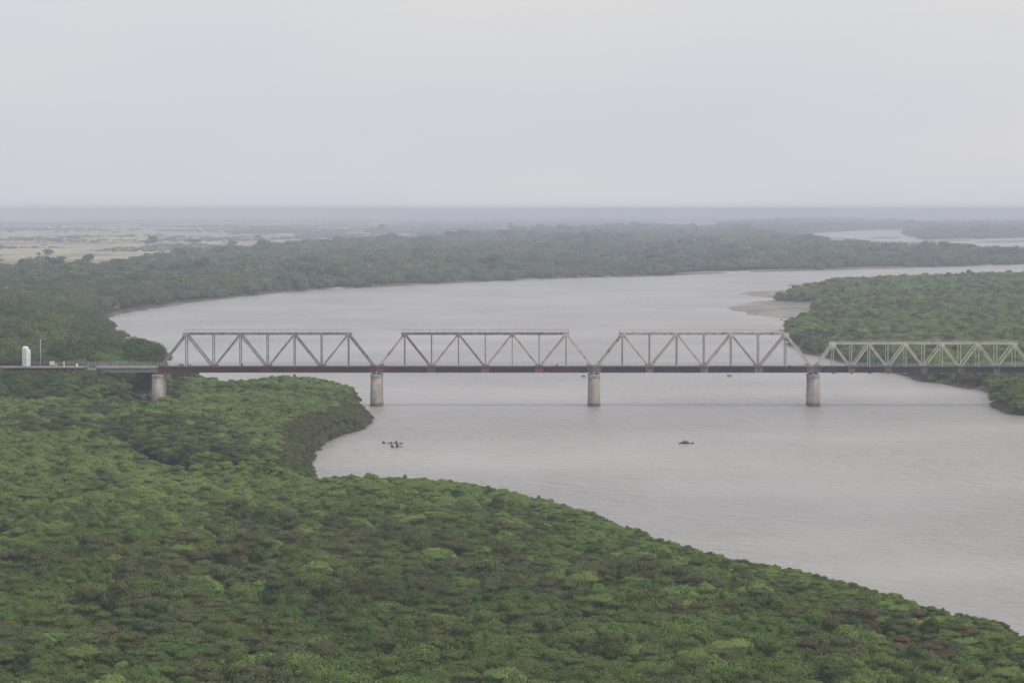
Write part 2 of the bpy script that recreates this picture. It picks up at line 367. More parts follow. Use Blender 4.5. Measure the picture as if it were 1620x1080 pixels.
woody = np.where(GY < 2000, 1.0, np.maximum(woody, np.where(gdr > 0, 1.0, 0.0)))
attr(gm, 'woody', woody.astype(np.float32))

def ground_material():
    m = bpy.data.materials.new('ground_soil_and_grass'); m.use_nodes = True; t = m.node_tree; L = t.links.new; N = t.nodes.new; b = t.nodes['Principled BSDF']
    b.inputs['Roughness'].default_value = 0.95; b.inputs['Specular IOR Level'].default_value = 0.1
    g = N('ShaderNodeNewGeometry')
    def noise(sc, stretch, det=4, rough=0.6):
        mp_ = N('ShaderNodeMapping'); mp_.inputs['Scale'].default_value = stretch; z = N('ShaderNodeTexNoise'); z.inputs['Scale'].default_value = sc; z.inputs['Detail'].default_value = det; z.inputs['Roughness'].default_value = rough
        L(g.outputs['Position'], mp_.inputs[0]); L(mp_.outputs[0], z.inputs['Vector']); return z.outputs['Fac']
    def ramp(f, stops):
        r = N('ShaderNodeValToRGB'); e = r.color_ramp.elements
        while len(e) < len(stops): e.new(0.5)
        for k, (p, c) in enumerate(stops): e[k].position = p; e[k].color = (*c, 1)
        L(f, r.inputs[0]); return r.outputs[0]
    def mix(f, a, c):
        x = N('ShaderNodeMix'); x.data_type = 'RGBA'; L(f, x.inputs[0]); L(a, x.inputs[6]); L(c, x.inputs[7]); return x.outputs[2]
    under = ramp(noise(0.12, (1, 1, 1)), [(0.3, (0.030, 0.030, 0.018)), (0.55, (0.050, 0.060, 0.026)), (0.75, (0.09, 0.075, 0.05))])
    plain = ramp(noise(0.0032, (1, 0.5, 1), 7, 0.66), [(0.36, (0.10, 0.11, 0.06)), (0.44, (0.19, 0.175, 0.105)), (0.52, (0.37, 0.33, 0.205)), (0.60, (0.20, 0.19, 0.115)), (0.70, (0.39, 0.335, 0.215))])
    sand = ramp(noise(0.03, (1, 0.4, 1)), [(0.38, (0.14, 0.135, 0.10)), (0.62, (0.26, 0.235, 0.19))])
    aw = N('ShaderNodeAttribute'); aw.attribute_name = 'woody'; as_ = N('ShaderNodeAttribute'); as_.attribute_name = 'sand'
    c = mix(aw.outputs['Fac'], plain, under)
    # bare eroded earth on the low river bank
    sx = N('ShaderNodeSeparateXYZ'); L(g.outputs['Position'], sx.inputs[0])
    mr = N('ShaderNodeMapRange'); mr.inputs['From Min'].default_value = 0.9; mr.inputs['From Max'].default_value = 1.4; mr.inputs['To Min'].default_value = 1.0; mr.inputs['To Max'].default_value = 0.0
    L(sx.outputs['Z'], mr.inputs['Value'])
    earth = ramp(noise(0.02, (1, 0.4, 1), 5), [(0.44, (0.075, 0.065, 0.05)), (0.56, (0.15, 0.125, 0.10)), (0.66, (0.42, 0.36, 0.30))])
    my = N('ShaderNodeMapRange'); my.inputs['From Min'].default_value = 850; my.inputs['From Max'].default_value = 1300; L(sx.outputs['Y'], my.inputs['Value'])
    mm = N('ShaderNodeMath'); mm.operation = 'MULTIPLY'; L(mr.outputs[0], mm.inputs[0]); L(my.outputs[0], mm.inputs[1])
    c = mix(mm.outputs[0], c, earth)
    c = mix(as_.outputs['Fac'], c, sand)
    L(c, b.inputs['Base Color'])
    return m
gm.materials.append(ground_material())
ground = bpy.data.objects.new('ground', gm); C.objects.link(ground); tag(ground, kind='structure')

def water_material():
    m = bpy.data.materials.new('river_water'); m.use_nodes = True; t = m.node_tree; L = t.links.new; N = t.nodes.new; b = t.nodes['Principled BSDF']
    b.inputs['Base Color'].default_value = (0.235, 0.222, 0.20, 1); b.inputs['Roughness'].default_value = 0.30; b.inputs['IOR'].default_value = 1.33
    g = N('ShaderNodeNewGeometry')
    def noise(sc, stretch, det, rot=0.0):
        mp_ = N('ShaderNodeMapping'); mp_.inputs['Scale'].default_value = stretch; mp_.inputs['Rotation'].default_value = (0, 0, rot)
        z = N('ShaderNodeTexNoise'); z.inputs['Scale'].default_value = sc; z.inputs['Detail'].default_value = det; z.inputs['Roughness'].default_value = 0.55
        L(g.outputs['Position'], mp_.inputs[0]); L(mp_.outputs[0], z.inputs['Vector']); return z.outputs['Fac']
    patch = noise(0.011, (1, 0.55, 1), 4)
    mr = N('ShaderNodeMapRange'); mr.inputs['From Min'].default_value = 0.38; mr.inputs['From Max'].default_value = 0.62; mr.inputs['To Min'].default_value = 0.35; mr.inputs['To Max'].default_value = 1.0
    L(patch, mr.inputs['Value'])
    w1 = noise(0.24, (0.8, 1, 1), 7, 0.25)
    bp = N('ShaderNodeBump'); bp.inputs['Distance'].default_value = 3.8; L(mr.outputs[0], bp.inputs['Strength']); L(w1, bp.inputs['Height'])
    L(bp.outputs[0], b.inputs['Normal'])
    silt = noise(0.006, (0.5, 1.6, 1), 5, 0.08); rs_ = N('ShaderNodeValToRGB'); e = rs_.color_ramp.elements
    e[0].position = 0.36; e[0].color = (0.225, 0.210, 0.185, 1); e[1].position = 0.64; e[1].color = (0.285, 0.264, 0.230, 1)
    L(silt, rs_.inputs[0]); L(rs_.outputs[0], b.inputs['Base Color'])
    return m
wm = MB(); wm.add([(-30000, 60, 0), (30000, 60, 0), (30000, 62500, 0), (-30000, 62500, 0)], [(0, 1, 2, 3)])
river = wm.build('river', water_material()); tag(river, kind='structure')

# low hills barely showing on the right of the horizon
hb = MB(); N_ = 60
for i in range(N_ + 1):
    x = 1500 + (2400 - 1500) * i / N_
    X0, _ = V(x, 333, 21000)
    hz_ = 2 + 24 * math.exp(-((i - 16) / 9.0) ** 2) + 16 * math.exp(-((i - 38) / 10.0) ** 2) + 1.5 * math.sin(i * 1.7)
    hb.v += [(X0, 20200, 1.0), (X0, 21000, 1.0 + hz_), (X0, 22200, 1.0)]
for i in range(N_):
    for k in range(2): hb.f.append((i*3+k, (i+1)*3+k, (i+1)*3+k+1, i*3+k+1))
hills = hb.build('hills', mat('hill_scrub', (0.07, 0.09, 0.06), 0.95, (0.12, 0.12, 0.08), 0.003), smooth=True); tag(hills, kind='structure')

# ------------------------------------------------------------------ plants
def lobes_for(kind, w, h, rs):
    L = []
    if kind == 'shrub':
        for k in range(21):
            a = rs.uniform(0, 6.283); u_ = math.sqrt(rs.random()); r = w * 0.36 * u_
            s_ = w * rs.uniform(0.075, 0.19)
            L.append((r*math.cos(a)*1.08, r*math.sin(a)*1.08, h * (0.88 - 0.50 * u_ * u_ - rs.uniform(0, 0.26)), s_, s_ * rs.uniform(.75, 1.3), h * rs.uniform(0.08, 0.15)))
        L.append((0, 0, h * 0.42, w*0.30, w*0.30, h*0.34))
    else:
        for k in range(12):
            a = rs.uniform(0, 6.283); r = w * 0.32 * math.sqrt(rs.random()); z = rs.uniform(0.38, 0.84)
            s_ = w * rs.uniform(0.16, 0.25)
            r *= 1.25 - abs(z - 0.5)
            L.append((r*math.cos(a), r*math.sin(a), h * z, s_, s_, h * rs.uniform(0.13, 0.2)))
        L.append((0, 0, h * 0.55, w*0.3, w*0.3, h*0.34))
    return L
def crown_mesh(name, kind, w, h, nleaf, ls, material, seed):
    rs = random.Random(seed); L = lobes_for(kind, w, h, rs); mb = MB()
    cand = []
    area = [a*a + 0.0 for (_, _, _, a, _, _) in L]
    while len(cand) < nleaf:
        i = rs.choices(range(len(L)), area)[0]; cx, cy, cz, a, b, c = L[i]
        u = Vector((rs.gauss(0, 1), rs.gauss(0, 1), rs.gauss(0, 1))).normalized()
        if u.z < -0.5: continue
        q = rs.uniform(0.86, 1.12) if rs.random() < 0.85 else rs.uniform(1.1, 1.3)
        p = Vector((cx + a*u.x*q, cy + b*u.y*q, cz + c*u.z*q))
        if p.z < h * 0.06: continue
        inside = False
        for j, (dx, dy, dz, A, B, Cc) in enumerate(L):
            if j != i and ((p.x-dx)/A)**2 + ((p.y-dy)/B)**2 + ((p.z-dz)/Cc)**2 < 0.8: inside = True; break
        if inside: continue
        nn = Vector((u.x/a, u.y/b, u.z/c)).normalized()
        nn = (nn * 1.2 + Vector((0, 0, 0.35)) + Vector((rs.gauss(0, .42), rs.gauss(0, .42), rs.gauss(0, .42)))).normalized()
        cand.append(1)
        t_ = nn.cross(Vector((rs.gauss(0, 1), rs.gauss(0, 1), rs.gauss(0, .4)))).normalized(); bt = nn.cross(t_)
        s1 = ls * rs.uniform(0.6, 1.25); s2 = s1 * rs.uniform(0.4, 0.75)
        mb.add([p - t_*s1*0.5, p + bt*s2*0.5, p + t_*s1*0.55, p - bt*s2*0.5], [(0, 3, 2, 1)])
    # inner twigs and shade mass that closes the crown
    for (cx, cy, cz, a, b, c) in L:
        k0 = len(mb.v); n1, n2 = 5, 8
        ring = []
        for i in range(n1 + 1):
            th = math.pi * i / n1
            for k in range(n2):
                ph = 2*math.pi*k/n2; q = 0.66 * rs.uniform(0.86, 1.08)
                mb.v.append((cx + a*q*math.sin(th)*math.cos(ph), cy + b*q*math.sin(th)*math.sin(ph), cz + c*q*math.cos(th)))
        for i in range(n1):
            for k in range(n2):
                mb.f.append((k0+i*n2+k, k0+(i+1)*n2+k, k0+(i+1)*n2+(k+1) % n2, k0+i*n2+(k+1) % n2))
    return mb.mesh(name, material)
def stems_mesh(name, w, h, seed):
    rs = random.Random(seed); mb = MB()
    for k in range(5):
        a = rs.uniform(0, 6.28); r = w * rs.uniform(0.12, 0.28)
        mb.tube([(0.1*math.cos(a), 0.1*math.sin(a), -0.3), (r*0.4*math.cos(a), r*0.4*math.sin(a), h*0.3), (r*math.cos(a), r*math.sin(a), h*0.62)], [0.09, 0.07, 0.03], 6)
    return mb.mesh(name, M_BARK)
def trunk_mesh(name, w, h, seed):
    rs = random.Random(seed); mb = MB()
    top = (rs.uniform(-.3, .3), rs.uniform(-.3, .3), h*0.6)
    mb.tube([(0, 0, -0.4), (0.05, 0.02, h*0.15), (top[0]*.5, top[1]*.5, h*0.35), top], [h*0.032, h*0.024, h*0.018, h*0.008], 8)
    for k in range(6):
        a = rs.uniform(0, 6.28); z = h * rs.uniform(0.2, 0.42); r = w * rs.uniform(0.2, 0.36)
        mb.tube([(0.1*math.cos(a), 0.1*math.sin(a), z), (r*0.55*math.cos(a), r*0.55*math.sin(a), z + h*0.14), (r*math.cos(a), r*math.sin(a), z + h*0.24)], [h*0.013, h*0.009, h*0.003], 6)
    return mb.mesh(name, M_BARK)

SPEC = ['green', 'fresh', 'olive', 'drab', 'dark', 'rust', 'yellow']
SHRUB = []      # (species, mesh, stems)
for si, (s_, nv) in enumerate([('green', 3), ('fresh', 2), ('olive', 3), ('drab', 3), ('dark', 2), ('rust', 1)]):
    for k in range(nv):
        w = 5.8 + 0.7 * k; h = 4.5 + 0.4 * (k % 2)
        SHRUB.append((s_, crown_mesh('shrub_foliage', 'shrub', w, h, 7600, 0.23 if s_ != 'drab' else 0.21, FOL[s_], 100 + si*10 + k), stems_mesh('shrub_stems', w, h, 300 + si*10 + k)))
TREE = []
for si, (s_, nv) in enumerate([('green', 2), ('dark', 3), ('olive', 2), ('drab', 2), ('rust', 1), ('yellow', 1)]):
    for k in range(nv):
        w = 9.0 + k; h = 8.2 + 0.7 * k
        TREE.append((s_, crown_mesh('tree_crown', 'tree', w, h, 5200, 0.42, FOL[s_], 500 + si*10 + k), trunk_mesh('tree_trunk', w, h, 700 + si*10 + k)))
FAR = []
for si, s_ in enumerate(['dark', 'green', 'olive', 'drab']):
    for k in range(2):
        FAR.append((s_, crown_mesh('far_crown', 'tree', 10.5, 9.0, 620, 1.35, FOL[s_], 900 + si*10 + k)))
def pick(table, sp_arr):
    idx = np.zeros(len(sp_arr), int)
    for s_ in set(sp_arr):
        c = [i for i, q in enumerate(table) if q[0] == s_]
        if not c: c = [0]
        m = np.array([q == s_ for q in sp_arr]); idx[m] = rng.choice(c, m.sum())
    return idx

def gridpts(x0, x1, y0, y1, s, wedge=None):
    nx, ny = int((x1 - x0) / s), int((y1 - y0) / s)
    X, Y = np.meshgrid(np.arange(nx) * s + x0, np.arange(ny) * s + y0)
    X = X + (np.arange(ny)[:, None] % 2) * s * 0.5
    X = (X + rng.uniform(-.45, .45, X.shape) * s).ravel(); Y = (Y + rng.uniform(-.45, .45, Y.shape) * s).ravel()
    k = np.abs(X) < Y * (wedge or 0.215) + 20
    return X[k], Y[k]

def ground_at(X, Y):
    dl, dr, ds = shore_d(X, Y)
    return height(X, Y, dl, dr, ds), dl, dr, ds

pools = {}
def clear_spot(X, Y):
    """places kept free of plants: mud gaps, track bed, landing by the first pier"""
    k = np.ones(X.shape, bool)
    for P, w in GAPS: k &= linedist(P, X, Y) > w * 0.85
    k &= ~((np.abs(Y - 902.8) < 6.6) & (X < X_ABUT + 24))
    k &= ~((np.abs(X - LANDING_R - 1.5) < 5.5) & (Y > 885) & (Y < 912))
    return k
# --- zone 1: near thicket, middle thicket and peninsula
Xa, Ya = gridpts(-170, 170, 318, 535, 4.0); Xb, Yb = gridpts(-170, 170, 535, 985, 3.0); Xe, Ye = gridpts(-170, 170, 330, 985, 2.3)
ke = np.abs(sdf(LAND, Xe, Ye) - 5.5) < 5.5; Xe, Ye = Xe[ke], Ye[ke]
isedge = np.concatenate([np.zeros(len(Xa) + len(Xb), bool), np.ones(len(Xe), bool)])
X, Y = np.concatenate([Xa, Xb, Xe]), np.concatenate([Ya, Yb, Ye])
Z, dl, dr, ds = ground_at(X, Y)
emb = embank(X, Y) > 1.5
holes = (fbm(X / 6.5 + 33, Y / 8.0 + 12, 2) < 0.25) & (Y < 560) & (dl > 25)
k = ((dl > 0.8) | (isedge & (dl > -0.6) & (Y > 640))) & ~holes & clear_spot(X, Y) & ~((Y > 905) & (X < V(262, 590, 950)[0])) & ~emb
X, Y, Z, dl, isedge = X[k], Y[k], Z[k], dl[k], isedge[k]
pn = fbm(X / 26.0, Y / 34.0, 4); pr = rng.random(len(X))
edge = np.clip(1 - dl / 26.0, 0, 1); dist = np.clip((Y - 470) / 130.0, 0, 1)
px_, py_ = project(X, Y, Z + 3)
core = np.exp(-((px_ - 620) / 430.0) ** 2 - ((py_ - 890) / 110.0) ** 2)
brown = np.clip(0.10 + 0.42 * core + (pn - 0.5) * 1.3 - 0.35 * edge - 0.40 * dist, 0, 0.8)
corner = np.exp(-((px_ - 1420) / 150.0) ** 2 - ((py_ - 1000) / 60.0) ** 2)
sp1 = []
for i in range(len(X)):
    r_ = pr[i]
    if rng.random() < 0.5 * corner[i]: sp1.append('dark' if r_ < 0.4 else ('rust' if r_ < 0.62 else 'drab')); continue
    if r_ < brown[i]: sp1.append('drab')
    elif r_ < brown[i] + 0.24: sp1.append('olive')
    elif r_ < brown[i] + 0.24 + 0.07 + 0.45 * max(edge[i], 0.75*dist[i]): sp1.append('fresh')
    elif r_ > 0.955: sp1.append('dark')
    elif r_ > 0.9535: sp1.append('rust')
    else: sp1.append('green')
s1 = rng.uniform(0.78, 1.22, len(X)) * (0.84 + 0.36 * fbm(X / 12.0 + 40, Y / 12.0, 3))
s1 *= np.clip(0.42 + dl / 12.0, 0.45, 1.0) * np.interp(Y, [500, 560], [1.0, 0.76])
lum = np.where(Y > 560, 0.80 + 0.4 * fbm(X / 9.0, Y / 9.0 + 90, 2), 0.45 + 1.05 * fbm(X / 8.5, Y / 9.5 + 90, 3))
s1 = np.where(isedge, 0.28 + dl * 0.035 + rng.uniform(0, .12, len(X)), np.where(dl < 26, np.minimum(s1, 0.32 + dl * 0.025), s1)); lum = np.where(isedge | (dl < 14), 0.85, lum)
nearpier = (Y > 860) & (px_ > 185) & (px_ < 285); s1 = np.where(nearpier, s1 * 0.6, s1)
gd0 = linedist(GAPS[0][0], X, Y); gd2 = linedist(GAPS[2][0], X, Y); gd1 = linedist(GAPS[1][0], X, Y)
behind = lambda g, d: (np.interp(X, np.sort(g[:, 0]), g[np.argsort(g[:, 0]), 1]) < Y) & (d < 24) & (X < g[:, 0].max())
b0 = behind(GAPS[0][0], gd0); b1 = behind(GAPS[1][0], gd1) & (gd1 < 16); b2 = behind(GAPS[2][0], gd2) & (gd2 < 30) & (X < GAPS[2][0][4, 0])
spit = (Y > 650) & (Y < 880) & (dl < 11) & (px_ > 440)
for i in range(len(X)):
    q = rng.random()
    if b0[i] or b2[i]: sp1[i] = 'dark' if q < 0.45 else ('olive' if q < 0.6 else sp1[i])  # darker plants behind the gaps: shade of the thicket faces put into leaf colour
    elif b1[i]: sp1[i] = 'dark' if q < 0.35 else sp1[i]
    if (Y[i] > 560) and not (b0[i] or b2[i]) and q < 0.55: sp1[i] = 'fresh'
    if spit[i]: sp1[i] = 'drab' if q < 0.62 else ('rust' if q < 0.86 else 'olive')
s1 = s1 * np.where(b0 & (dl > 16), 1.25, 1.0) 
s1 = np.where(spit, np.clip(s1 * 0.9, 0.42, 0.62), s1)
pools['near'] = dict(X=X, Y=Y, Z=Z, sp=np.array(sp1), sxy=s1 * rng.uniform(0.9, 1.2, len(X)) * 0.95, sz=s1 * rng.uniform(0.85, 1.1, len(X)) * lum)
# --- zone 1b: shrubs on the embankment, front slope
X, Y = gridpts(-260, -100, 862, 948, 2.2, 0.3)
Z, dl, dr, ds = ground_at(X, Y); e_ = embank(X, Y)
k = (e_ > 1.3) & clear_spot(X, Y) & (dl > 1)
X, Y, Z = X[k], Y[k], Z[k]
pr = rng.random(len(X)); sp_ = np.where(pr < 0.30, 'green', np.where(pr < 0.55, 'dark', np.where(pr < 0.78, 'olive', 'drab')))
room = np.clip((Z_DECK - Z) / 5.6, 0.16, 1.35)
pools['bankside'] = dict(X=X, Y=Y, Z=Z, sp=sp_, sxy=np.maximum(room, 0.34) * rng.uniform(0.7, 1.0, len(X)), sz=room * rng.uniform(0.75, 1.15, len(X)))
# --- zone 2: left bank woodland behind the track
X, Y = gridpts(-420, -60, 912, 2100, 7.6, 0.26)
Z, dl, dr, ds = ground_at(X, Y)
k = (dl > 2.0) & (embank(X, Y) < 3) & ((X < V(262, 590, 950)[0]) | (Y > 985))
lpx, lpy = project(X, Y, Z + 5)
k &= ~((lpx > 250) & (Y < 1200) & (rng.random(len(X)) < 0.25)) & ~((lpx > 345) & (Y < 1400))
X, Y, Z, dl, lpx = X[k], Y[k], Z[k], dl[k], lpx[k]
pr = rng.random(len(X)); pn = fbm(X / 40, Y / 60, 3)
pr = np.clip(pr + (pn - 0.5) * 0.5, 0, 1)
sp_ = np.where(pr < 0.36, 'dark', np.where(pr < 0.48, 'green', np.where(pr < 0.68, 'olive', np.where(pr < 0.87, 'drab', np.where(pr < 0.94, 'rust', 'yellow')))))
s2 = rng.uniform(0.8, 1.75, len(X)) * np.clip(0.5 + dl / 30, 0.5, 1.0) * np.where(Y > 1500, 0.8, 1.0)
s2 = np.where(Y < 1650, np.minimum(s2, rng.uniform(0.45, 0.85, len(X)) + dl * 0.028), s2)
s2 = np.where((lpx > 250) & (Y < 1200), s2 * 0.42, s2)
pools['leftwood'] = dict(X=X, Y=Y, Z=Z, sp=sp_, sxy=s2 * rng.uniform(0.9, 1.2, len(X)), sz=s2 * rng.uniform(0.85, 1.15, len(X)))
# --- zone 3: right bank
X, Y = gridpts(60, 620, 760, 2700, 4.4, 0.24)
Z, dl, dr, ds = ground_at(X, Y)
k = (dr > 1.2) & (Y > 700)
X, Y, Z, dr = X[k], Y[k], Z[k], dr[k]
pn = fbm(X / 60.0 + 9, Y / 90.0, 4); pr = rng.random(len(X)) + (pn - 0.5) * 1.7
sp_ = np.where(pr < 0.05, 'dark', np.where(pr < 0.22, 'green', np.where(pr < 0.78, 'fresh', np.where(pr < 0.94, 'olive', 'drab'))))
s3 = rng.uniform(0.8, 1.35, len(X)) * np.clip(0.6 + dr / 20, 0.6, 1.05)
pools['rightbank'] = dict(X=X, Y=Y, Z=Z, sp=sp_, sxy=s3 * 1.05, sz=s3 * rng.uniform(0.9, 1.25, len(X)) * (0.85 + 0.4 * fbm(X/20, Y/20, 2)))
# --- zone 4: the long wood on the far side, and the strips behind it
def farzone(P, y0, y1, s, size, seed):
    X, Y = gridpts(-2600, 2600, y0, y1, s, 0.225)
    dd = sdf(P, X, Y) + (fbm(X / 90.0, Y / 200.0, 3) - 0.5) * 90
    k = dd > 0; X, Y = X[k], Y[k]
    Z, dl, dr, ds = ground_at(X, Y)
    k = (dl > 1) & (rng.random(len(X)) < 0.93); X, Y, Z, dl = X[k], Y[k], Z[k], dl[k]
    Z = Z - np.clip(1 - dl / 22.0, 0, 1) * 2.2
    pn = fbm(X / 150 + seed, Y / 300, 4); pr = rng.random(len(X)) + (pn - 0.5) * 1.1
    sp_ = np.where(pr < 0.34, 'dark', np.where(pr < 0.60, 'green', np.where(pr < 0.82, 'olive', 'drab')))
    s_ = rng.uniform(0.55, 1.3, len(X)) * size * (0.60 + 0.9 * fbm(X / 70 + 7, Y / 110, 3)) * np.where(rng.random(len(X)) < 0.06, 1.45, 1.0)
    return dict(X=X, Y=Y, Z=Z, sp=sp_, sxy=s_, sz=s_ * rng.uniform(0.75, 1.1, len(X)) / max(1.0, size * 0.85))
a_ = farzone(FAR_WOOD, 1950, 3600, 7.0, 0.95, 3); b_ = farzone(FAR_WOOD, 3600, 11500, 11.5, 1.25, 3)
pools['farwood'] = {q: np.concatenate([a_[q], b_[q]]) for q in a_}
pools['backwood'] = farzone(BACK_WOOD, 5500, 16500, 18.0, 1.9, 8)
# --- zone 5: bush lines over the plain
X, Y = gridpts(-3400, 3400, 2600, 17000, 22.0, 0.22)
dd = np.maximum(sdf(FAR_WOOD, X, Y), sdf(BACK_WOOD, X, Y))
band = fbm(X / 900.0 + 3, Y / 650.0, 4); pr = rng.random(len(X))
near_wood = np.exp(-np.clip(-dd, 0, 1e9) / 700.0) * (X < 600)
clump = np.clip((fbm(X / 130.0 + 60, Y / 420.0, 3) - 0.52) * 14, 0, 1)
k = (dd < 0) & (pr < np.where(band > 0.60, 0.35, 0.0) + 1.3 * near_wood * clump + 0.003)
X, Y = X[k], Y[k]; Z, dl, dr, ds = ground_at(X, Y); k = dl > 10
X, Y, Z = X[k], Y[k], Z[k]; pr = rng.random(len(X))
s_ = rng.uniform(0.35, 1.0, len(X)) * np.clip(Y / 6000, 0.6, 1.3)
pools['plain'] = dict(X=X, Y=Y, Z=Z, sp=np.where(pr < 0.4, 'dark', np.where(pr < 0.7, 'green', 'olive')), sxy=s_ * 1.5, sz=s_ * 0.55)
for q, p in pools.items(): print('POOL', q, len(p['X']))

# individuals: the plants that show largest
def screen_pos(p):
    return project(p['X'], p['Y'], p['Z'] + 2.5)
near = pools['near']; px_, py_ = screen_pos(near)
ok = (px_ > -12) & (px_ < 1632) & (py_ < 1083)
order = np.argsort(np.where(ok, near['Y'], 1e9))[:300]
near['idx'] = pick(SHRUB, list(near['sp']))
WORD = dict(green='mid-green leafy', fresh='bright fresh-green', olive='olive-green', drab='sparse grey-brown', dark='dark green', rust='rust-brown', yellow='yellow-green')
COL = [(0, 'at left end of the bottom edge'), (324, 'left of centre by the bottom edge'), (648, 'above the middle of the bottom edge'), (972, 'right of centre by the bottom edge'), (1296, 'at right end of the bottom edge')]
def colword(x):
    w = COL[0][1]
    for a, b in COL:
        if x >= a: w = b
    return w
protoC = {}
rotn = rng.uniform(0, 6.283, len(near['X']))
yrow = np.median(near['Y'][order])
for i in order:
    v = near['idx'][i]; s_, cm, sm = SHRUB[v]
    row = 'of the frontmost rows' if near['Y'][i] < yrow else 'just behind the frontmost rows'
    root = empty('willow_shrub', (near['X'][i], near['Y'][i], near['Z'][i]), rotn[i])
    root.scale = (near['sxy'][i], near['sxy'][i], near['sz'][i])
    tag(root, '%s willow shrub %s, %s' % (WORD[s_], row, colword(px_[i])), 'shrub', 'willow shrubs of the thicket along the bottom edge')
    a = bpy.data.objects.new('foliage', cm); b = bpy.data.objects.new('stems', sm)
    for o in (a, b): C.objects.link(o); o.parent = root
    protoC.setdefault(('S', v), a)
keep = np.ones(len(near['X']), bool); keep[order] = False

lw = pools['leftwood']; lx, ly = project(lw['X'], lw['Y'], lw['Z'] + 6); lw['idx'] = pick(TREE, list(lw['sp']))
ok = (lx > -15) & (lx < 262) & (lw['Y'] < 1900)
orderT = np.argsort(np.where(ok, lw['Y'], 1e9))[:min(280, ok.sum())]
rott = rng.uniform(0, 6.283, len(lw['X']))
for i in orderT:
    v = lw['idx'][i]; s_, cm, tm = TREE[v]
    d_ = 'just behind the track' if lw['Y'][i] < 1080 else ('deeper in the left bank wood' if lw['Y'][i] < 1350 else 'far back in the left bank wood')
    e_ = 'near the left edge' if lx[i] < 75 else ('behind the white post' if lx[i] < 150 else 'towards the river')
    root = empty('broadleaf_tree', (lw['X'][i], lw['Y'][i], lw['Z'][i]), rott[i])
    root.scale = (lw['sxy'][i], lw['sxy'][i], lw['sz'][i])
    tag(root, '%s rounded tree %s, %s' % (WORD[s_].replace('leafy', 'broad'), d_, e_), 'tree', 'trees of the wood on the left bank')
    a = bpy.data.objects.new('crown', cm); b = bpy.data.objects.new('trunk', tm)
    for o in (a, b): C.objects.link(o); o.parent = root
    protoC.setdefault(('T', v), a)
keepT = np.ones(len(lw['X']), bool); keepT[orderT] = False

# lone trees that stand out on the plain
LONE_N = [0]
def lone(px, py, z0, wpx, hpx, sp_, label, name='lone_tree'):
    X0, Y0 = G(px, py, 3.2); w = wpx * Y0 / F; h = hpx * Y0 / F
    LONE_N[0] += 1; v = [i for i, q in enumerate(FAR) if q[0] == sp_][LONE_N[0] % 2]
    root = empty(name, (X0, Y0, 3.2), px)
    root.scale = (w / 10.5, w / 10.5, h / 9.0)
    tag(root, label, 'tree', 'lone trees on the plain beyond the wood')
    a = bpy.data.objects.new('crown', FAR[v][1]); b = bpy.data.objects.new('trunk', TREE[0][2])
    for o in (a, b): C.objects.link(o); o.parent = root
    protoC.setdefault(('F', v), a)
lone(242, 390, 0, 17, 17, 'dark', 'tall hazy tree standing alone on the pale fields, upper left')
lone(233, 389, 0, 12, 9, 'drab', 'low wide companion touching the tall lone tree on the pale fields')
lone(366, 396, 0, 17, 17, 'green', 'blue-green round tree rising above the wood behind the left truss')
lone(604, 368, 0, 14, 14, 'dark', 'tree on the far clump above the second truss')
lone(588, 370, 0, 22, 10, 'green', 'broad low tree left of the far clump above the second truss')
lone(76, 407, 0, 17, 13, 'drab', 'reddish grey tree at the edge of the pale fields, upper left')
lone(61, 406, 0, 7, 7, 'drab', 'small bush left of the reddish grey tree, upper left')
lone(140, 418, 0, 22, 17, 'dark', 'square-topped dark tree on the rim of the left wood')
lone(97, 416, 0, 15, 11, 'dark', 'dark tree on the wood rim, between the reddish tree and the square-topped tree')
lone(191, 418, 0, 12, 9, 'green', 'small rounded green tree on the wood rim, right of the square-topped tree')
lone(308, 387, 0, 26, 10, 'drab', 'flat grey thicket tree on the fields between the two tall lone trees')
lone(408, 377, 0, 12, 6, 'olive', 'tiny dark tree on the fields above the left truss')
lone(432, 380, 0, 12, 5, 'drab', 'tiny low bush-like tree right of the tiny dark tree on the fields')
lone(808, 366, 0, 9, 14, 'drab', 'thin faint tree standing above the far wood near the centre')

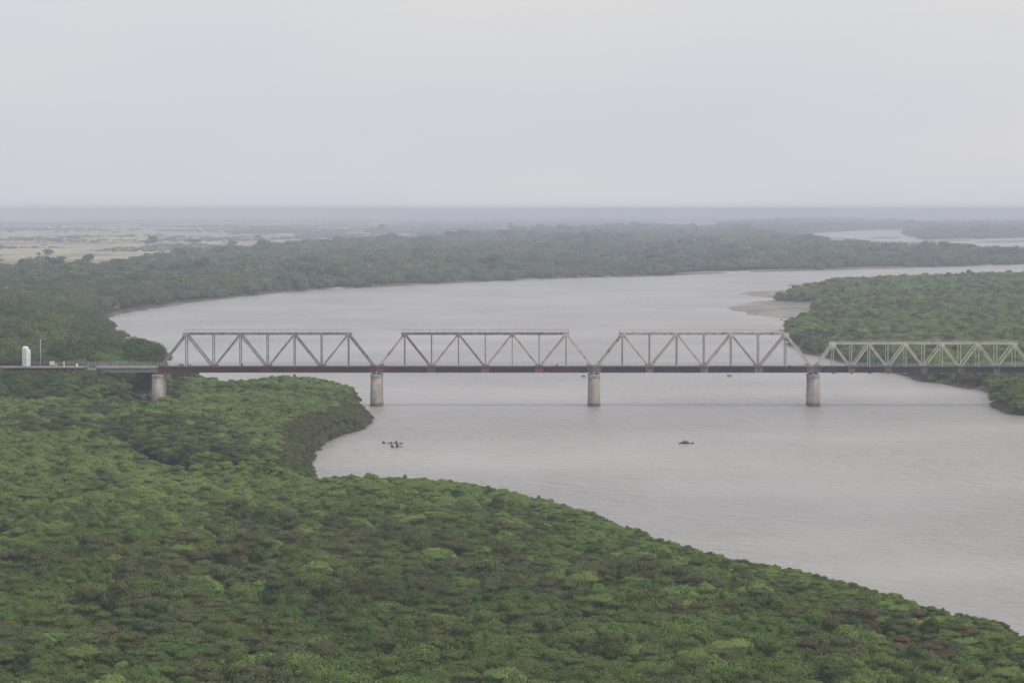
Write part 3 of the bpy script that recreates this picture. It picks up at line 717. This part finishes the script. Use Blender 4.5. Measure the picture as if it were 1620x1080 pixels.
# the rest: one mass per stretch, instanced
def stuff(name, label, p, keep_mask, table, key):
    m = np.ones(len(p['X']), bool) if keep_mask is None else keep_mask
    idx = p.get('idx'); idx = pick(table, list(p['sp'])) if idx is None else idx
    X, Y, Z = p['X'][m], p['Y'][m], p['Z'][m]; idx = idx[m]
    me = bpy.data.meshes.new(name); me.vertices.add(len(X)); me.vertices.foreach_set('co', np.stack([X, Y, Z], -1).astype(np.float32).ravel())
    attr(me, 'scl', np.stack([p['sxy'][m], p['sxy'][m], p['sz'][m]], -1).astype(np.float32), 'FLOAT_VECTOR')
    attr(me, 'rot', rng.uniform(0, 6.283, len(X)).astype(np.float32))
    used = sorted(set(int(q) for q in idx)); used = [u for u in used if (key, u) in protoC]
    remap = {u: j for j, u in enumerate(used)}
    same = {}
    for u in range(len(table)):
        c = [w for w in used if table[w][0] == table[u][0]]
        same[u] = u if u in remap else (c[0] if c else used[u % len(used)])
    # instances are picked in reverse order of joining: handled by linking in reverse below
    arr = np.array([remap[same[int(q)]] for q in idx], np.int32)
    a = me.attributes.new('pick', 'INT', 'POINT'); a.data.foreach_set('value', arr)
    o = bpy.data.objects.new(name, me); C.objects.link(o)
    t = bpy.data.node_groups.new(name, 'GeometryNodeTree')
    t.interface.new_socket('Geometry', in_out='INPUT', socket_type='NodeSocketGeometry'); t.interface.new_socket('Geometry', in_out='OUTPUT', socket_type='NodeSocketGeometry')
    N = t.nodes.new; L = t.links.new
    gi = N('NodeGroupInput'); go = N('NodeGroupOutput'); ip = N('GeometryNodeInstanceOnPoints'); jn = N('GeometryNodeJoinGeometry')
    for u in (used[::-1] if JOIN_REVERSED else used):
        oi = N('GeometryNodeObjectInfo'); oi.transform_space = 'ORIGINAL'; oi.inputs['Object'].default_value = protoC[(key, u)]; oi.inputs['As Instance'].default_value = True
        L(oi.outputs['Geometry'], jn.inputs[0])
    def na(nm, ty):
        q = N('GeometryNodeInputNamedAttribute'); q.data_type = ty; q.inputs['Name'].default_value = nm; return q.outputs['Attribute']
    cb = N('ShaderNodeCombineXYZ'); e2 = N('FunctionNodeEulerToRotation'); L(na('rot', 'FLOAT'), cb.inputs[2]); L(cb.outputs[0], e2.inputs[0])
    L(gi.outputs[0], ip.inputs['Points']); L(jn.outputs[0], ip.inputs['Instance']); ip.inputs['Pick Instance'].default_value = True
    L(na('pick', 'INT'), ip.inputs['Instance Index']); L(e2.outputs[0], ip.inputs['Rotation']); L(na('scl', 'FLOAT_VECTOR'), ip.inputs['Scale'])
    L(ip.outputs[0], go.inputs[0])
    md = o.modifiers.new('scatter', 'NODES'); md.node_group = t
    tag(o, label, kind='stuff')
    return o
JOIN_REVERSED = True
for v, q in enumerate(SHRUB):
    if ('S', v) not in protoC: print('no proto shrub', v, q[0])
# far crowns also need a carrier: lone trees use the first of each kind; trees carry the rest
stuff('riverside_thicket', 'dense green and grey-brown willow thicket covering the near bank and the wooded spit', near, keep, SHRUB, 'S')
stuff('embankment_scrub', 'scrub covering the slope under the track', pools['bankside'], None, SHRUB, 'S')
stuff('left_bank_wood', 'mixed autumn-tinted wood on the left bank', lw, keepT, TREE, 'T')
stuff('right_bank_thicket', 'low green thicket covering the right bank', pools['rightbank'], None, SHRUB, 'S')
stuff('far_bank_wood', 'hazy wood along the far bank of the river', pools['farwood'], None, FAR, 'F')
stuff('distant_wood', 'faint woods beyond the pale lagoons', pools['backwood'], None, FAR, 'F')
stuff('plain_bushes', 'faint lines of bushes over the pale plain', pools['plain'], None, FAR, 'F')

# ------------------------------------------------------------------ the bridge
PX = [249.5, 595.3, 940.0, 1288.0, 1636.0]
PIER_X = [V(p, 600, DECK_Y0)[0] for p in PX]
bridge = empty('railway_bridge', (PIER_X[0], DECK_Y0, 0))
tag(bridge, 'long single-track steel truss railway bridge on round-ended stone piers across the river', 'bridge')
B0 = Vector(bridge.location)
def rel(mb):
    mb.v = [tuple(Vector(q) - B0) for q in mb.v]; return mb
def part(name, mb, m, parent, label=None, bevel=0.0, smooth=False):
    o = rel(mb).build(name, m, parent, bevel=bevel, smooth=smooth)
    if label: o['label'] = label
    return o
Z_BOT = V(300, 589.3, DECK_Y0)[1]; Z_TOP1 = V(300, 528.3, DECK_Y0)[1]; Z_TOP4 = V(1400, 543.3, DECK_Y0)[1]
ZN = (Z_BOT + Z_DECK) / 2
SPANS = [dict(n=8, top=Z_TOP1, deckc=M_REDDARK, gus=M_RED, chord=M_GREY, vert=[M_GREY]*9, diag=[M_GREY]*8, rail=M_GREY, tg=(M_GREY, M_GREY), label='grey painted truss span with dark red gusset plates, leftmost'),
         dict(n=8, top=Z_TOP1, deckc=M_REDDARK, gus=M_MAUVE, chord=M_DARKSTEEL, vert=[M_MID]*9, diag=[M_WORN, M_DARKSTEEL, M_MID, M_MID, M_WORN, M_WORN, M_WORN, M_CREAM], rail=M_DARKSTEEL, tg=(M_DARKSTEEL, M_WORN), label='truss span with dark top chord and fading cream right end post, second from left'),
         dict(n=8, top=Z_TOP1, deckc=M_GIRDER, gus=M_DARKSTEEL, chord=M_WORN, vert=[M_MID]*9, diag=[M_WORN]*4 + [M_WORN, M_MID, M_MID, M_CREAM], rail=M_WORN, tg=(M_WORN, M_CREAM), label='rust-streaked cream truss span between the third and fourth pier'),
         dict(n=12, top=Z_TOP4, deckc=M_GIRDER, gus=M_PALEGUS, chord=M_CREAM, vert=[M_CREAM]*13, diag=[M_CREAM]*12, rail=M_WORN, tg=(M_CREAM, M_CREAM), label='lower cream truss span with closer panels, at the right end'),
         dict(n=12, top=Z_TOP4, deckc=M_GIRDER, gus=M_PALEGUS, chord=M_CREAM, vert=[M_CREAM]*13, diag=[M_CREAM]*12, rail=M_WORN, tg=(M_CREAM, M_CREAM), label='lower cream truss span beyond the right edge')]
px_last = PX[-1] + (PX[-1] - PX[-2])
PIER_X.append(V(px_last, 600, DECK_Y0)[0])
def quadplate(mb, pts, y, t):
    """flat plate with outline pts (x, z) at y, thickness t"""
    n_ = len(pts)
    v = [(a, y - t/2, b) for a, b in pts] + [(a, y + t/2, b) for a, b in pts]
    f = [tuple(range(n_)), tuple(range(n_, 2*n_))[::-1]] + [(i, i + n_, (i+1) % n_ + n_, (i+1) % n_) for i in range(n_)]
    mb.add(v, f)
for si, S in enumerate(SPANS):
    x0, x1 = PIER_X[si] + 0.35, PIER_X[si + 1] - 0.35
    nP, zt = S['n'], S['top']; pl = (x1 - x0) / nP; small = nP == 12
    xs = [x0 + pl * k for k in range(nP + 1)]
    # the part itself: sway and lateral bracing between the two trusses
    mb = MB(); zt2 = zt - 0.15
    for k in range(1, nP):
        mb.bar((xs[k], DECK_Y0 + .2, zt2), (xs[k], DECK_Y1 - .2, zt2), 0.2, 0.2, (0, 0, 1))
        if k < nP - 1:
            mb.bar((xs[k] + .2, DECK_Y0 + .2, zt2 - .12), (xs[k+1] - .2, DECK_Y1 - .2, zt2 - .12), 0.12, 0.1, (0, 0, 1))
    for k in (1, nP - 1):
        mb.bar((xs[k], DECK_Y0 + .25, zt - 1.5), (xs[k], DECK_Y1 - .25, zt - 1.5), 0.25, 0.3, (0, 0, 1))
        mb.bar((xs[k], DECK_Y0 + .25, zt - 1.4), (xs[k], (DECK_Y0 + DECK_Y1)/2, zt - .3), 0.12, 0.12, (1, 0, 0))
        mb.bar((xs[k], DECK_Y1 - .25, zt - 1.4), (xs[k], (DECK_Y0 + DECK_Y1)/2, zt - .3), 0.12, 0.12, (1, 0, 0))
    span = part('truss_span', mb, S['chord'], bridge, S['label'])
    for yp, sgn in ((DECK_Y0, -1), (DECK_Y1, 1)):
        w = 0.40 if small else 0.46
        # top chord
        mb = MB(); mb.ibeam((xs[1] - 0.15, yp, zt), (xs[-2] + 0.15, yp, zt), 0.52, 0.42)
        part('top_chord', mb, S['chord'], span)
        # bottom chord: deep plate girder with flange and stiffeners
        mb = MB(); mb.box(x0 - 0.1, x1 + 0.1, yp - 0.05, yp + 0.05, Z_BOT + 0.1, Z_DECK - 0.42)
        mb.box(x0 - 0.1, x1 + 0.1, yp - 0.24, yp + 0.24, Z_BOT, Z_BOT + 0.1)
        mb.box(x0 - 0.1, x1 + 0.1, yp - 0.24, yp + 0.24, Z_DECK - 0.42, Z_DECK - 0.34)
        kk = int((x1 - x0) / 1.4)
        for q in range(1, kk):
            xq = x0 + (x1 - x0) * q / kk
            mb.box(xq - .04, xq + .04, yp - 0.2, yp - 0.05, Z_BOT + 0.1, Z_DECK - 0.42)
        part('bottom_chord', mb, S['deckc'], span)
        # end posts, verticals, diagonals
        zb = Z_DECK - 0.45
        for (xa, xb, mt, nm) in ((xs[0] + 0.15, xs[1], S['diag'][0], 'end_post'), (xs[-1] - 0.15, xs[-2], S['diag'][-1], 'end_post')):
            mb = MB(); mb.ibeam((xa, yp, zb), (xb, yp, zt), 0.56 if not small else 0.5, 0.40, 0.08); part(nm, mb, mt, span)
        for k in range(1, nP):
            mb = MB(); mb.ibeam((xs[k], yp, zb), (xs[k], yp, zt - 0.2), 0.30 if not small else 0.26, 0.26, 0.05)
            part('vertical', mb, S['vert'][k], span)
        for k in range(1, nP - 1):
            if k % 2 == 1: a, b = (xs[k], zt - .1), (xs[k+1], zb)
            else: a, b = (xs[k], zb), (xs[k+1], zt - .1)
            mb = MB(); mb.ibeam((a[0], yp, a[1]), (b[0], yp, b[1]), 0.42 if not small else 0.42, 0.30, 0.07)
            part('diagonal', mb, S['diag'][k], span)
        # gusset plates outside the chords
        yo = yp + sgn * 0.27
        for k in range(0, nP + 1, 2):
            c = xs[k]; mb = MB()
            if k == 0: q = [(c - .25, Z_BOT + .03), (c + 1.7, Z_BOT + .03), (c + 2.0, Z_DECK), (c + 1.5, Z_DECK + .55), (c + .5, Z_DECK + .35), (c - .25, Z_DECK + .1)]
            elif k == nP: q = [(c - 1.7, Z_BOT + .03), (c + .25, Z_BOT + .03), (c + .25, Z_DECK + .1), (c - .5, Z_DECK + .35), (c - 1.5, Z_DECK + .55), (c - 2.0, Z_DECK)]
            else:
                g_ = 1.15 if not small else 0.95
                q = [(c - g_, Z_BOT + .03), (c + g_, Z_BOT + .03), (c + g_ * 1.25, Z_DECK - .2), (c + g_ * .9, Z_DECK + .35), (c - g_ * .9, Z_DECK + .35), (c - g_ * 1.25, Z_DECK - .2)]
            quadplate(mb, q, yo, 0.03); part('gusset_plate', mb, S['gus'], span)
        for k in range(1, nP, 2):
            c = xs[k]; mb = MB(); g_ = 0.75 if not small else .62
            if k in (1, nP - 1): g_ *= 1.15
            quadplate(mb, [(c - g_ * 1.2, zt + .24), (c + g_ * 1.2, zt + .24), (c + g_, zt - .65), (c + .3, zt - 1.0), (c - .3, zt - 1.0), (c - g_, zt - .65)], yp + sgn * 0.24, 0.03)
            part('top_gusset', mb, S['tg'][0] if k < nP - 1 else S['tg'][1], span)
        # inspection rail above the top chord
        mb = MB(); xa, xb = xs[1] - 0.9, xs[-2] + 0.9; hr = 0.95 if not small else 0.5
        for zz in ((0.35, 0.26 + hr) if hr > .6 else (0.26 + hr,)): mb.bar((xa, yp, zt + zz), (xb, yp, zt + zz), 0.06, 0.065, (0, 0, 1))
        nq = int((xb - xa) / 2.1)
        for q in range(nq + 1):
            xq = xa + (xb - xa) * q / nq
            mb.bar((xq, yp, zt + .2 if 0 < q < nq else zt - .5), (xq, yp, zt + .3 + hr), 0.05, 0.05)
        part('top_rail', mb, S['rail'], span)
    # deck: floor beams, stringers, sleepers, planks and rails
    mb = MB()
    for k in range(nP + 1):
        xc = min(max(xs[k], x0 + .2), x1 - .2)
        mb.box(xc - .15, xc + .15, DECK_Y0 + .26, DECK_Y1 - .26, Z_BOT + .15, Z_DECK - .5)
    for yb in (901.9, 903.7): mb.box(x0 + .05, x1 - .05, yb - .14, yb + .14, Z_BOT + .5, Z_DECK - .36)
    part('floor_beams', mb, S['deckc'], span)
    mb = MB(); ns = int((x1 - x0) / 0.62)
    mb.box(x0, x1, DECK_Y0 - 1.25, DECK_Y0 - 0.28, Z_DECK - .30, Z_DECK - .16)
    mb.box(x0, x1, DECK_Y1 + 0.28, DECK_Y1 + 1.25, Z_DECK - .30, Z_DECK - .16)
    for q in range(ns): xq = x0 + .3 + q * 0.62; mb.box(xq - .12, xq + .12, DECK_Y0 + .3, DECK_Y1 - .3, Z_DECK - .33, Z_DECK - .1)
    part('deck', mb, M_DECK, span)
    mb = MB()
    for yb in (902.05, 903.57): mb.box(x0 - .3, x1 + .3, yb - .035, yb + .035, Z_DECK - .098, Z_DECK + .06)
    part('rails', mb, M_RAIL, span)
    for yb in (DECK_Y0 - 1.15, DECK_Y1 + 1.15):
        mb = MB()
        for zz in (0.5, 1.05): mb.bar((x0, yb, Z_DECK + zz - .1), (x1, yb, Z_DECK + zz - .1), 0.07, 0.07, (0, 0, 1))
        nq = int((x1 - x0) / 2.1)
        for q in range(nq + 1):
            xq = x0 + (x1 - x0) * q / nq; mb.bar((xq, yb, Z_DECK - .25), (xq, yb, Z_DECK + .97), 0.05, 0.05)
        part('handrail', mb, M_GALV, span)
    if small:
        for k in range(1, nP):
            mb = MB(); ww = .55; mb.box(xs[k] - ww, xs[k] + ww, DECK_Y0 - .35, DECK_Y0 + .3, Z_BOT - .33, Z_BOT - .12)
            mb.box(xs[k] - ww * .6, xs[k] + ww * .6, DECK_Y0 - .1, DECK_Y0 + .1, Z_BOT - .12, Z_BOT - .003)
            part('hanger_bracket', mb, M_DARKSTEEL, span)
# piers: round-ended, slightly battered, with cap and bearings
def stadium(cx, w, l, z, n_=14):
    r = w / 2; c0, c1 = 902.8 - l/2 + r, 902.8 + l/2 - r; o = []
    for k in range(n_ + 1): a = math.pi + math.pi * k / n_; o.append((cx + r*math.cos(a), c0 + r*math.sin(a), z))
    for k in range(n_ + 1): a = math.pi * k / n_; o.append((cx + r*math.cos(a), c1 + r*math.sin(a), z))
    return o
def loft(mb, rings):
    n_ = len(rings[0]); v = [p for r in rings for p in r]; f = []
    for i in range(len(rings) - 1):
        for k in range(n_): f.append((i*n_+k, i*n_+(k+1) % n_, (i+1)*n_+(k+1) % n_, (i+1)*n_+k))
    f += [tuple(range(n_))[::-1], tuple(range((len(rings)-1)*n_, len(rings)*n_))]
    mb.add(v, f)
Z_CAP = V(300, 592.0, DECK_Y0)[1]
for i, x in enumerate(PIER_X):
    mb = MB()
    loft(mb, [stadium(x, 3.95, 11.2, -2.5), stadium(x, 3.8, 11.0, 1.0), stadium(x, 3.40, 10.4, Z_CAP - 0.95)])
    pr_ = part('pier', mb, M_PIER, bridge, bevel=0)
    pr_.data.polygons.foreach_set('use_smooth', [len(p.vertices) == 4 for p in pr_.data.polygons])
    mb = MB(); loft(mb, [stadium(x, 3.60, 10.6, Z_CAP - 0.95), stadium(x, 3.66, 10.7, Z_CAP - 0.12), stadium(x, 3.4, 10.4, Z_CAP)])
    c = part('pier_cap', mb, M_CONC, pr_)
    for yp in (DECK_Y0, DECK_Y1):
        for dx in (-0.75, 0.75):
            if i == 0 and dx < 0: continue
            mb = MB(); mb.box(x + dx - .35, x + dx + .35, yp - .4, yp + .4, Z_CAP, Z_CAP + .14); mb.box(x + dx - .2, x + dx + .2, yp - .28, yp + .28, Z_CAP + .14, Z_BOT - .002)
            part('bearing', mb, M_GIRDER, pr_)
# approach: pale slab on a grey plate girder from the abutment to the first pier
x0, x1 = X_ABUT, PIER_X[0] + 0.1
mb = MB(); mb.box(x0, x1, 899.2, 906.4, Z_DECK - .55, Z_DECK - .05)
ap = part('approach_deck', mb, M_CONC, bridge, 'pale concrete approach deck between the embankment and the first pier')
for yp in (900.6, 905.0):
    mb = MB(); mb.box(x0 + .2, x1 - .2, yp - .05, yp + .05, Z_BOT + .3, Z_DECK - .56); mb.box(x0 + .2, x1 - .2, yp - .3, yp + .3, Z_BOT + .12, Z_BOT + .32)
    for q in range(1, 12): xq = x0 + (x1 - x0) * q / 12; mb.box(xq - .04, xq + .04, yp - .26, yp - .05, Z_BOT + .32, Z_DECK - .56)
    part('girder', mb, M_GALV, ap)
mb = MB()
for yb in (902.05, 903.57): mb.box(x0 - 200, x1, yb - .035, yb + .035, Z_DECK - .046, Z_DECK + .08)
part('rails', mb, M_RAIL, ap)
for yb in (899.3, 906.3):
    mb = MB()
    for zz in (0.45, 0.8, 1.2): mb.bar((x0 - 3, yb, Z_DECK + zz), (x1, yb, Z_DECK + zz), 0.05, 0.055, (0, 0, 1))
    for q in range(25): xq = x0 - 3 + (x1 - x0 + 3) * q / 24; mb.bar((xq, yb, Z_DECK - .05), (xq, yb, Z_DECK + 1.2), 0.06, 0.05)
    part('handrail', mb, M_GALV, ap)
mb = MB(); mb.box(x0 - 2.5, x0 + 0.18, 898.6, 907.0, 3.0, Z_DECK - .57); part('abutment', mb, M_CONC, bridge)

# ------------------------------------------------------------------ things on and under the bridge
def basket(px, py, label):
    xc, zc = V(px, py, DECK_Y0 - .6); root = empty('inspection_cradle', (xc, DECK_Y0 - .6, zc)); tag(root, label, 'cradle', 'inspection cradles under the deck')
    mb = MB(); mb.box(-.65, .65, -.4, .4, -.32, -.24)
    for a in (-.62, .62): mb.box(a - .03, a + .03, -.4, .4, -.24, .28)
    for b in (-.37, .37): mb.box(-.59, .59, b - .03, b + .03, .0, .28)
    mb.build('cage', M_FADED, root)
    mb = MB(); top = Z_BOT - zc
    for a in (-.55, .55): mb.bar((a, 0, .2), (a * .8, 0.35, top), .04, .04, (0, 1, 0))
    mb.build('hangers', M_GALV, root)
basket(923, 595.5, 'small dark inspection cradle hanging under the deck just left of the third pier')
basket(1154, 594.5, 'small dark inspection cradle hanging under the middle of the third truss span')
def trackbox(px, w, h, m, label):
    xc, _ = V(px, 576, 899.2); root = empty('equipment_box', (xc, 899.25, Z_DECK - .16)); tag(root, label, 'box', 'equipment boxes on the walkway')
    mb = MB(); mb.box(-w/2, w/2, -.22, .22, .12, h); mb.box(-w/2 - .04, w/2 + .04, -.26, .26, h, h + .05); mb.build('cabinet', m, root)
    mb = MB()
    for a in (-w/2 + .06, w/2 - .06):
        for b in (-.15, .15): mb.box(a - .03, a + .03, b - .03, b + .03, 0, .12)
    mb.build('feet', M_GALV, root)
trackbox(383, .55, .95, mat('box_red_brown', (0.12, 0.05, 0.05), .7), 'small red-brown box on the walkway of the grey truss span')
trackbox(881, .45, .9, M_FADED, 'narrow dark box on the walkway near the right end of the second span')
trackbox(1249, .7, .55, M_FADED, 'low dark box on the walkway near the fourth pier')

# ------------------------------------------------------------------ the left abutment yard
TOPZ = Z_DECK - 0.5
ptx0, ptx1 = V(7, 578, 899)[0], V(131, 578, 899)[0]
mb = MB(); mb.box(ptx0, ptx1, 896.6, 900.9, TOPZ + .05, Z_DECK - .02)
pf = mb.build('platform', mat('platform_concrete', (0.27, 0.225, 0.21), .9, (0.20, 0.17, 0.16), .8)); tag(pf, 'pinkish concrete platform edge along the track above the left bank', 'platform')
mb = MB(); mb.box(-180 - 60, X_ABUT - 2.6, 901.0, 904.6, TOPZ - .3, Z_DECK - .09)
tb = mb.build('track_bed', mat('ballast', (0.20, 0.18, 0.165), .95, (0.30, 0.27, 0.25), 3.0, bump=.6)); tag(tb, kind='structure')
def tank(px0, px1, ytop, Y, label):
    xa, _ = V(px0, 560, Y); xb, _ = V(px1, 560, Y); _, zt = V(px0, ytop, Y); r = (xb - xa) / 2; z0 = Z_DECK - .02; h = zt - z0
    root = empty('storage_tank', ((xa + xb)/2, Y, z0)); tag(root, label, 'tank', 'white upright tanks beside the track')
    mb = MB(); mb.lathe([(r*.98, .22), (r, .3), (r, h - r*.75), (r*.96, h - r*.5), (r*.8, h - r*.22), (r*.5, h - .06), (.12, h)], 28); mb.build('shell', M_WHITE, root, smooth=True)
    mb = MB(); mb.lathe([(r*1.03, 0), (r*1.03, .22)], 28); mb.build('plinth', M_CONC, root)
    mb = MB()
    for q in (.34, .62): mb.lathe([(r + .004, h*q), (r + .035, h*q + .02), (r + .035, h*q + .1), (r + .004, h*q + .12)], 28)
    mb.build('hoops', M_GALV, root)
    mb = MB(); a = 1.0 if r > 0.8 else 0.0
    for dx in (-.2, .2): mb.bar((dx + r*.35, -r*1.12, .2), (dx + r*.35, -r*1.12, h - .3), .04, .04)
    for q in range(int((h - .6) / .35)): mb.bar((r*.35 - .2, -r*1.12, .4 + q*.35), (r*.35 + .2, -r*1.12, .4 + q*.35), .03, .03, (0, 0, 1))
    mb.build('ladder', M_GALV, root)
tank(35.0, 45.4, 547.6, 899.2, 'taller white round-topped tank beside the track, left of the pole')
tank(42.5, 48.2, 552.8, 901.4, 'shorter slim white tank tucked behind the taller tank')
xc, _ = V(64.2, 560, 899); _, zt = V(64, 536.3, 899); h = zt - Z_DECK
pole = empty('lamp_pole', (xc, 899, Z_DECK - .02)); tag(pole, 'thin pale lamp pole with short arm standing right of the white tanks', 'pole')
mb = MB(); mb.tube([(0, 0, 0), (0, 0, h*.5), (0, 0, h)], [.17, .13, .09], 12); mb.build('mast', M_GALV, pole, smooth=True)
mb = MB(); mb.tube([(0, 0, h - .15), (.5, 0, h + .05), (1.3, 0, h + .02)], [.06, .05, .04], 8); a_ = mb.build('arm', M_GALV, pole)
mb = MB(); mb.box(1.1, 1.6, -.14, .14, h - .06, h + .06); mb.build('lamp_head', M_GALV, pole, bevel=.02)
xc, _ = V(82, 570, 898.6)
cab = empty('relay_cabinet', (xc, 901.0 - 2, Z_DECK - .02)); tag(cab, 'low white cabinet on legs beside the track, right of the lamp pole', 'cabinet')
mb = MB(); mb.box(-.62, .62, -.4, .4, .55, 1.6); mb.box(-.68, .68, -.46, .46, 1.6, 1.68); mb.build('housing', M_WHITE, cab)
mb = MB(); mb.box(-.02, .02, -.43, -.405, .6, 1.55); mb.box(.08, .12, -.45, -.405, 1.0, 1.15); mb.build('door_seam', M_GALV, cab)
mb = MB()
for a in (-.5, .5):
    for b in (-.3, .3): mb.box(a - .06, a + .06, b - .06, b + .06, 0, .55)
mb.build('legs', M_GALV, cab)
xc, _ = V(88.2, 570, 899.6)
mb = MB(); mb.box(-.45, .45, -.3, .3, 0, .9); mb.box(-.5, .5, -.35, .35, .9, .98)
gb = mb.build('junction_box', M_GALV, None, (xc, 899.7, Z_DECK - .02)); tag(gb, 'small grey box touching the right side of the white cabinet', 'box')
xc, _ = V(101.2, 570, 898.8)
mb = MB(); mb.box(-.16, .16, -.16, .16, 0, 1.62); mb.add([(-.16,-.16,1.62),(.16,-.16,1.62),(.16,.16,1.62),(-.16,.16,1.62),(0,0,1.74)], [(0,1,4),(1,2,4),(2,3,4),(3,0,4)])
ps = mb.build('marker_post', M_WHITE, None, (xc, 898.8, Z_DECK - .02)); tag(ps, 'slim white marker post on the platform', 'post')
xc, _ = V(121.6, 575, 898.8)
sb = empty('signal_lamp', (xc, 898.8, Z_DECK - .02)); tag(sb, 'short bright white rounded marker lamp at the right end of the platform', 'marker')
mb = MB(); mb.lathe([(.3, 0), (.32, .1), (.32, .62), (.26, .85), (.1, .95)], 18); mb.build('body', M_WHITE, sb, smooth=True)
mb = MB(); mb.lathe([(.40, -.0), (.40, .08)], 18); mb.build('foot', M_CONC, sb)
# fence behind the yard
fx0, fx1 = V(47, 570, 906.5)[0], V(140, 570, 906.5)[0]
mb = MB()
for zz in (.35, .75, 1.15): mb.bar((fx0, 906.6, Z_DECK + zz), (fx1, 906.6, Z_DECK + zz), .05, .06, (0, 0, 1))
fen = empty('fence', (0, 0, 0)); tag(fen, 'low grey rail fence behind the track, from the tanks to the bridge', 'fence')
mb.build('rail', M_GALV, fen)
for q in range(13): xq = fx0 + (fx1 - fx0) * q / 12; mb = MB(); mb.bar((xq, 906.6, TOPZ - .4), (xq, 906.6, Z_DECK + 1.2), .08, .08); mb.build('post', M_GALV, fen)

# ------------------------------------------------------------------ rocks, stumps, driftwood
def rock(name, x, y, z, sx, sy, sz, m, label, cat, group, seed, rz=0):
    bm = bmesh.new(); bmesh.ops.create_icosphere(bm, subdivisions=3, radius=1); rs = random.Random(seed)
    off = Vector((rs.uniform(0, 9), rs.uniform(0, 9), rs.uniform(0, 9)))
    from mathutils import noise as mn
    for v in bm.verts:
        d = 1 + 0.45 * (mn.noise(v.co * 1.3 + off)) + 0.15 * mn.noise(v.co * 3.5 + off)
        v.co = Vector((v.co.x*sx*d, v.co.y*sy*d, v.co.z*sz*d))
    me = bpy.data.meshes.new(name); bm.to_mesh(me); bm.free(); me.materials.append(m)
    o = bpy.data.objects.new(name, me); C.objects.link(o); o.location = (x, y, z); o.rotation_euler = (0, 0, rz); tag(o, label, cat, group); return o
def gz(X, Y):
    z, _, _, _ = ground_at(np.array([X]), np.array([Y])); return float(z[0])
for k, (px, py, w, lb) in enumerate([(221, 627.5, 1.3, 'leftmost pale boulder of the rubble at the foot of the first pier'), (231, 626.5, .9, 'small pale boulder, second of the rubble left of the first pier'),
        (237, 627.5, 1.4, 'largest pale boulder touching the left side of the first pier'), (228, 630.5, 1.0, 'flat pale boulder in front of the rubble left of the first pier'), (213, 623, .9, 'small brownish boulder up the slope left of the rubble')]):
    X0, Y0 = G(px, py, 1.8); rock('boulder', X0, Y0, gz(X0, Y0) + .15, w, w * .8, w * .5, M_ROCK, lb, 'boulder', 'boulders by the first pier', k, k)
# broken piles in the river
def stump(px, py, w, h, lean, label, k):
    X0, Y0 = G(px, py); rs = random.Random(k); mb = MB()
    mb.tube([(0, 0, -1), (lean*.3, 0, h*.3), (lean, 0.1, h)], [w*.5, w*.46, w*.30], 9)
    mb.tube([(w*.3, .1, -.6), (w*.9, .05, .12), (w*1.2, 0, .2)], [w*.25, w*.22, w*.1], 7)
    o = mb.build('pile_stump', M_WOOD, None, (X0, Y0, 0)); tag(o, label, 'stump', 'broken pile stumps in the river'); return o
for k, (px, py, w, h, l, lb) in enumerate([(608.5, 701.3, .9, .42, -.5, 'leftmost dark stump of the broken piles in open water below the second pier'), (618, 701.6, .85, .45, .1, 'second dark stump from the left in the back row of broken piles'),
        (628, 701.8, .8, .7, -.3, 'tallest dark stump, third in the back row of broken piles'), (633, 702, .7, .3, .4, 'low stump at the right end of the back row of broken piles'),
        (621.8, 707.8, .75, .75, -.5, 'leaning stump at left of the front row of broken piles'), (629, 706.8, .9, .7, -.1, 'thick stump at right of the front row of broken piles')]):
    stump(px, py, w, h, l, lb, k)
X0, Y0 = G(1084, 701.6); dw = empty('driftwood', (X0, Y0, 0)); tag(dw, 'dark driftwood log with a raised root lying in the open river below the third span', 'driftwood')
mb = MB(); mb.tube([(-2.0, 0, -.06), (-1.2, .1, .1), (-.2, 0, .25), (.8, -.1, .12), (1.6, 0, .0)], [.08, .26, .42, .28, .12], 10)
mb.build('log', M_WOOD, dw, smooth=True)
mb = MB(); mb.tube([(-.5, 0, .2), (-.2, 0, .7), (.1, .05, .95)], [.3, .2, .08], 8); mb.tube([(0, 0, .3), (.5, 0, .62), (.9, .1, .5)], [.22, .13, .05], 8); mb.build('root', M_WOOD, dw, smooth=True)
mb = MB(); mb.tube([(2.0, 0, -.2), (1.95, 0, .25), (2.05, 0, .5)], [.3, .28, .12], 8); mb.build('branch_stub', M_WOOD, dw, smooth=True)
for k, (px, py, w, lb) in enumerate([(1236.5, 505.8, .9, 'small dark rock in the water below the sandbar'), (1267.5, 505.8, 1.3, 'wide dark rock at the water edge below the right end of the sandbar'), (1235.5, 523.4, 1.0, 'flat dark rock left of the tip of the right bank thicket'), (1196, 498, .8, 'small dark rock on the lower left rim of the sandbar')]):
    X0, Y0 = G(px, py); rock('rock', X0, Y0, .05, w, w, w * .55, M_WOOD, lb, 'rock', 'dark rocks by the sandbar', 40 + k)

# ------------------------------------------------------------------ haze
hm = bpy.data.materials.new('haze_air'); hm.use_nodes = True; ht = hm.node_tree
for q in list(ht.nodes): ht.nodes.remove(q)
ho = ht.nodes.new('ShaderNodeOutputMaterial'); hv = ht.nodes.new('ShaderNodeVolumePrincipled')
hv.inputs['Color'].default_value = (0.635, 0.665, 0.775, 1); hv.inputs['Density'].default_value = 0.000165; hv.inputs['Anisotropy'].default_value = 0.0
ht.links.new(hv.outputs[0], ho.inputs['Volume'])
mb = MB(); mb.box(-33000, 33000, -1500, 64000, -6.5, 65.5)
hz = mb.build('haze', hm); tag(hz, 'pale haze over the river plain', kind='stuff')
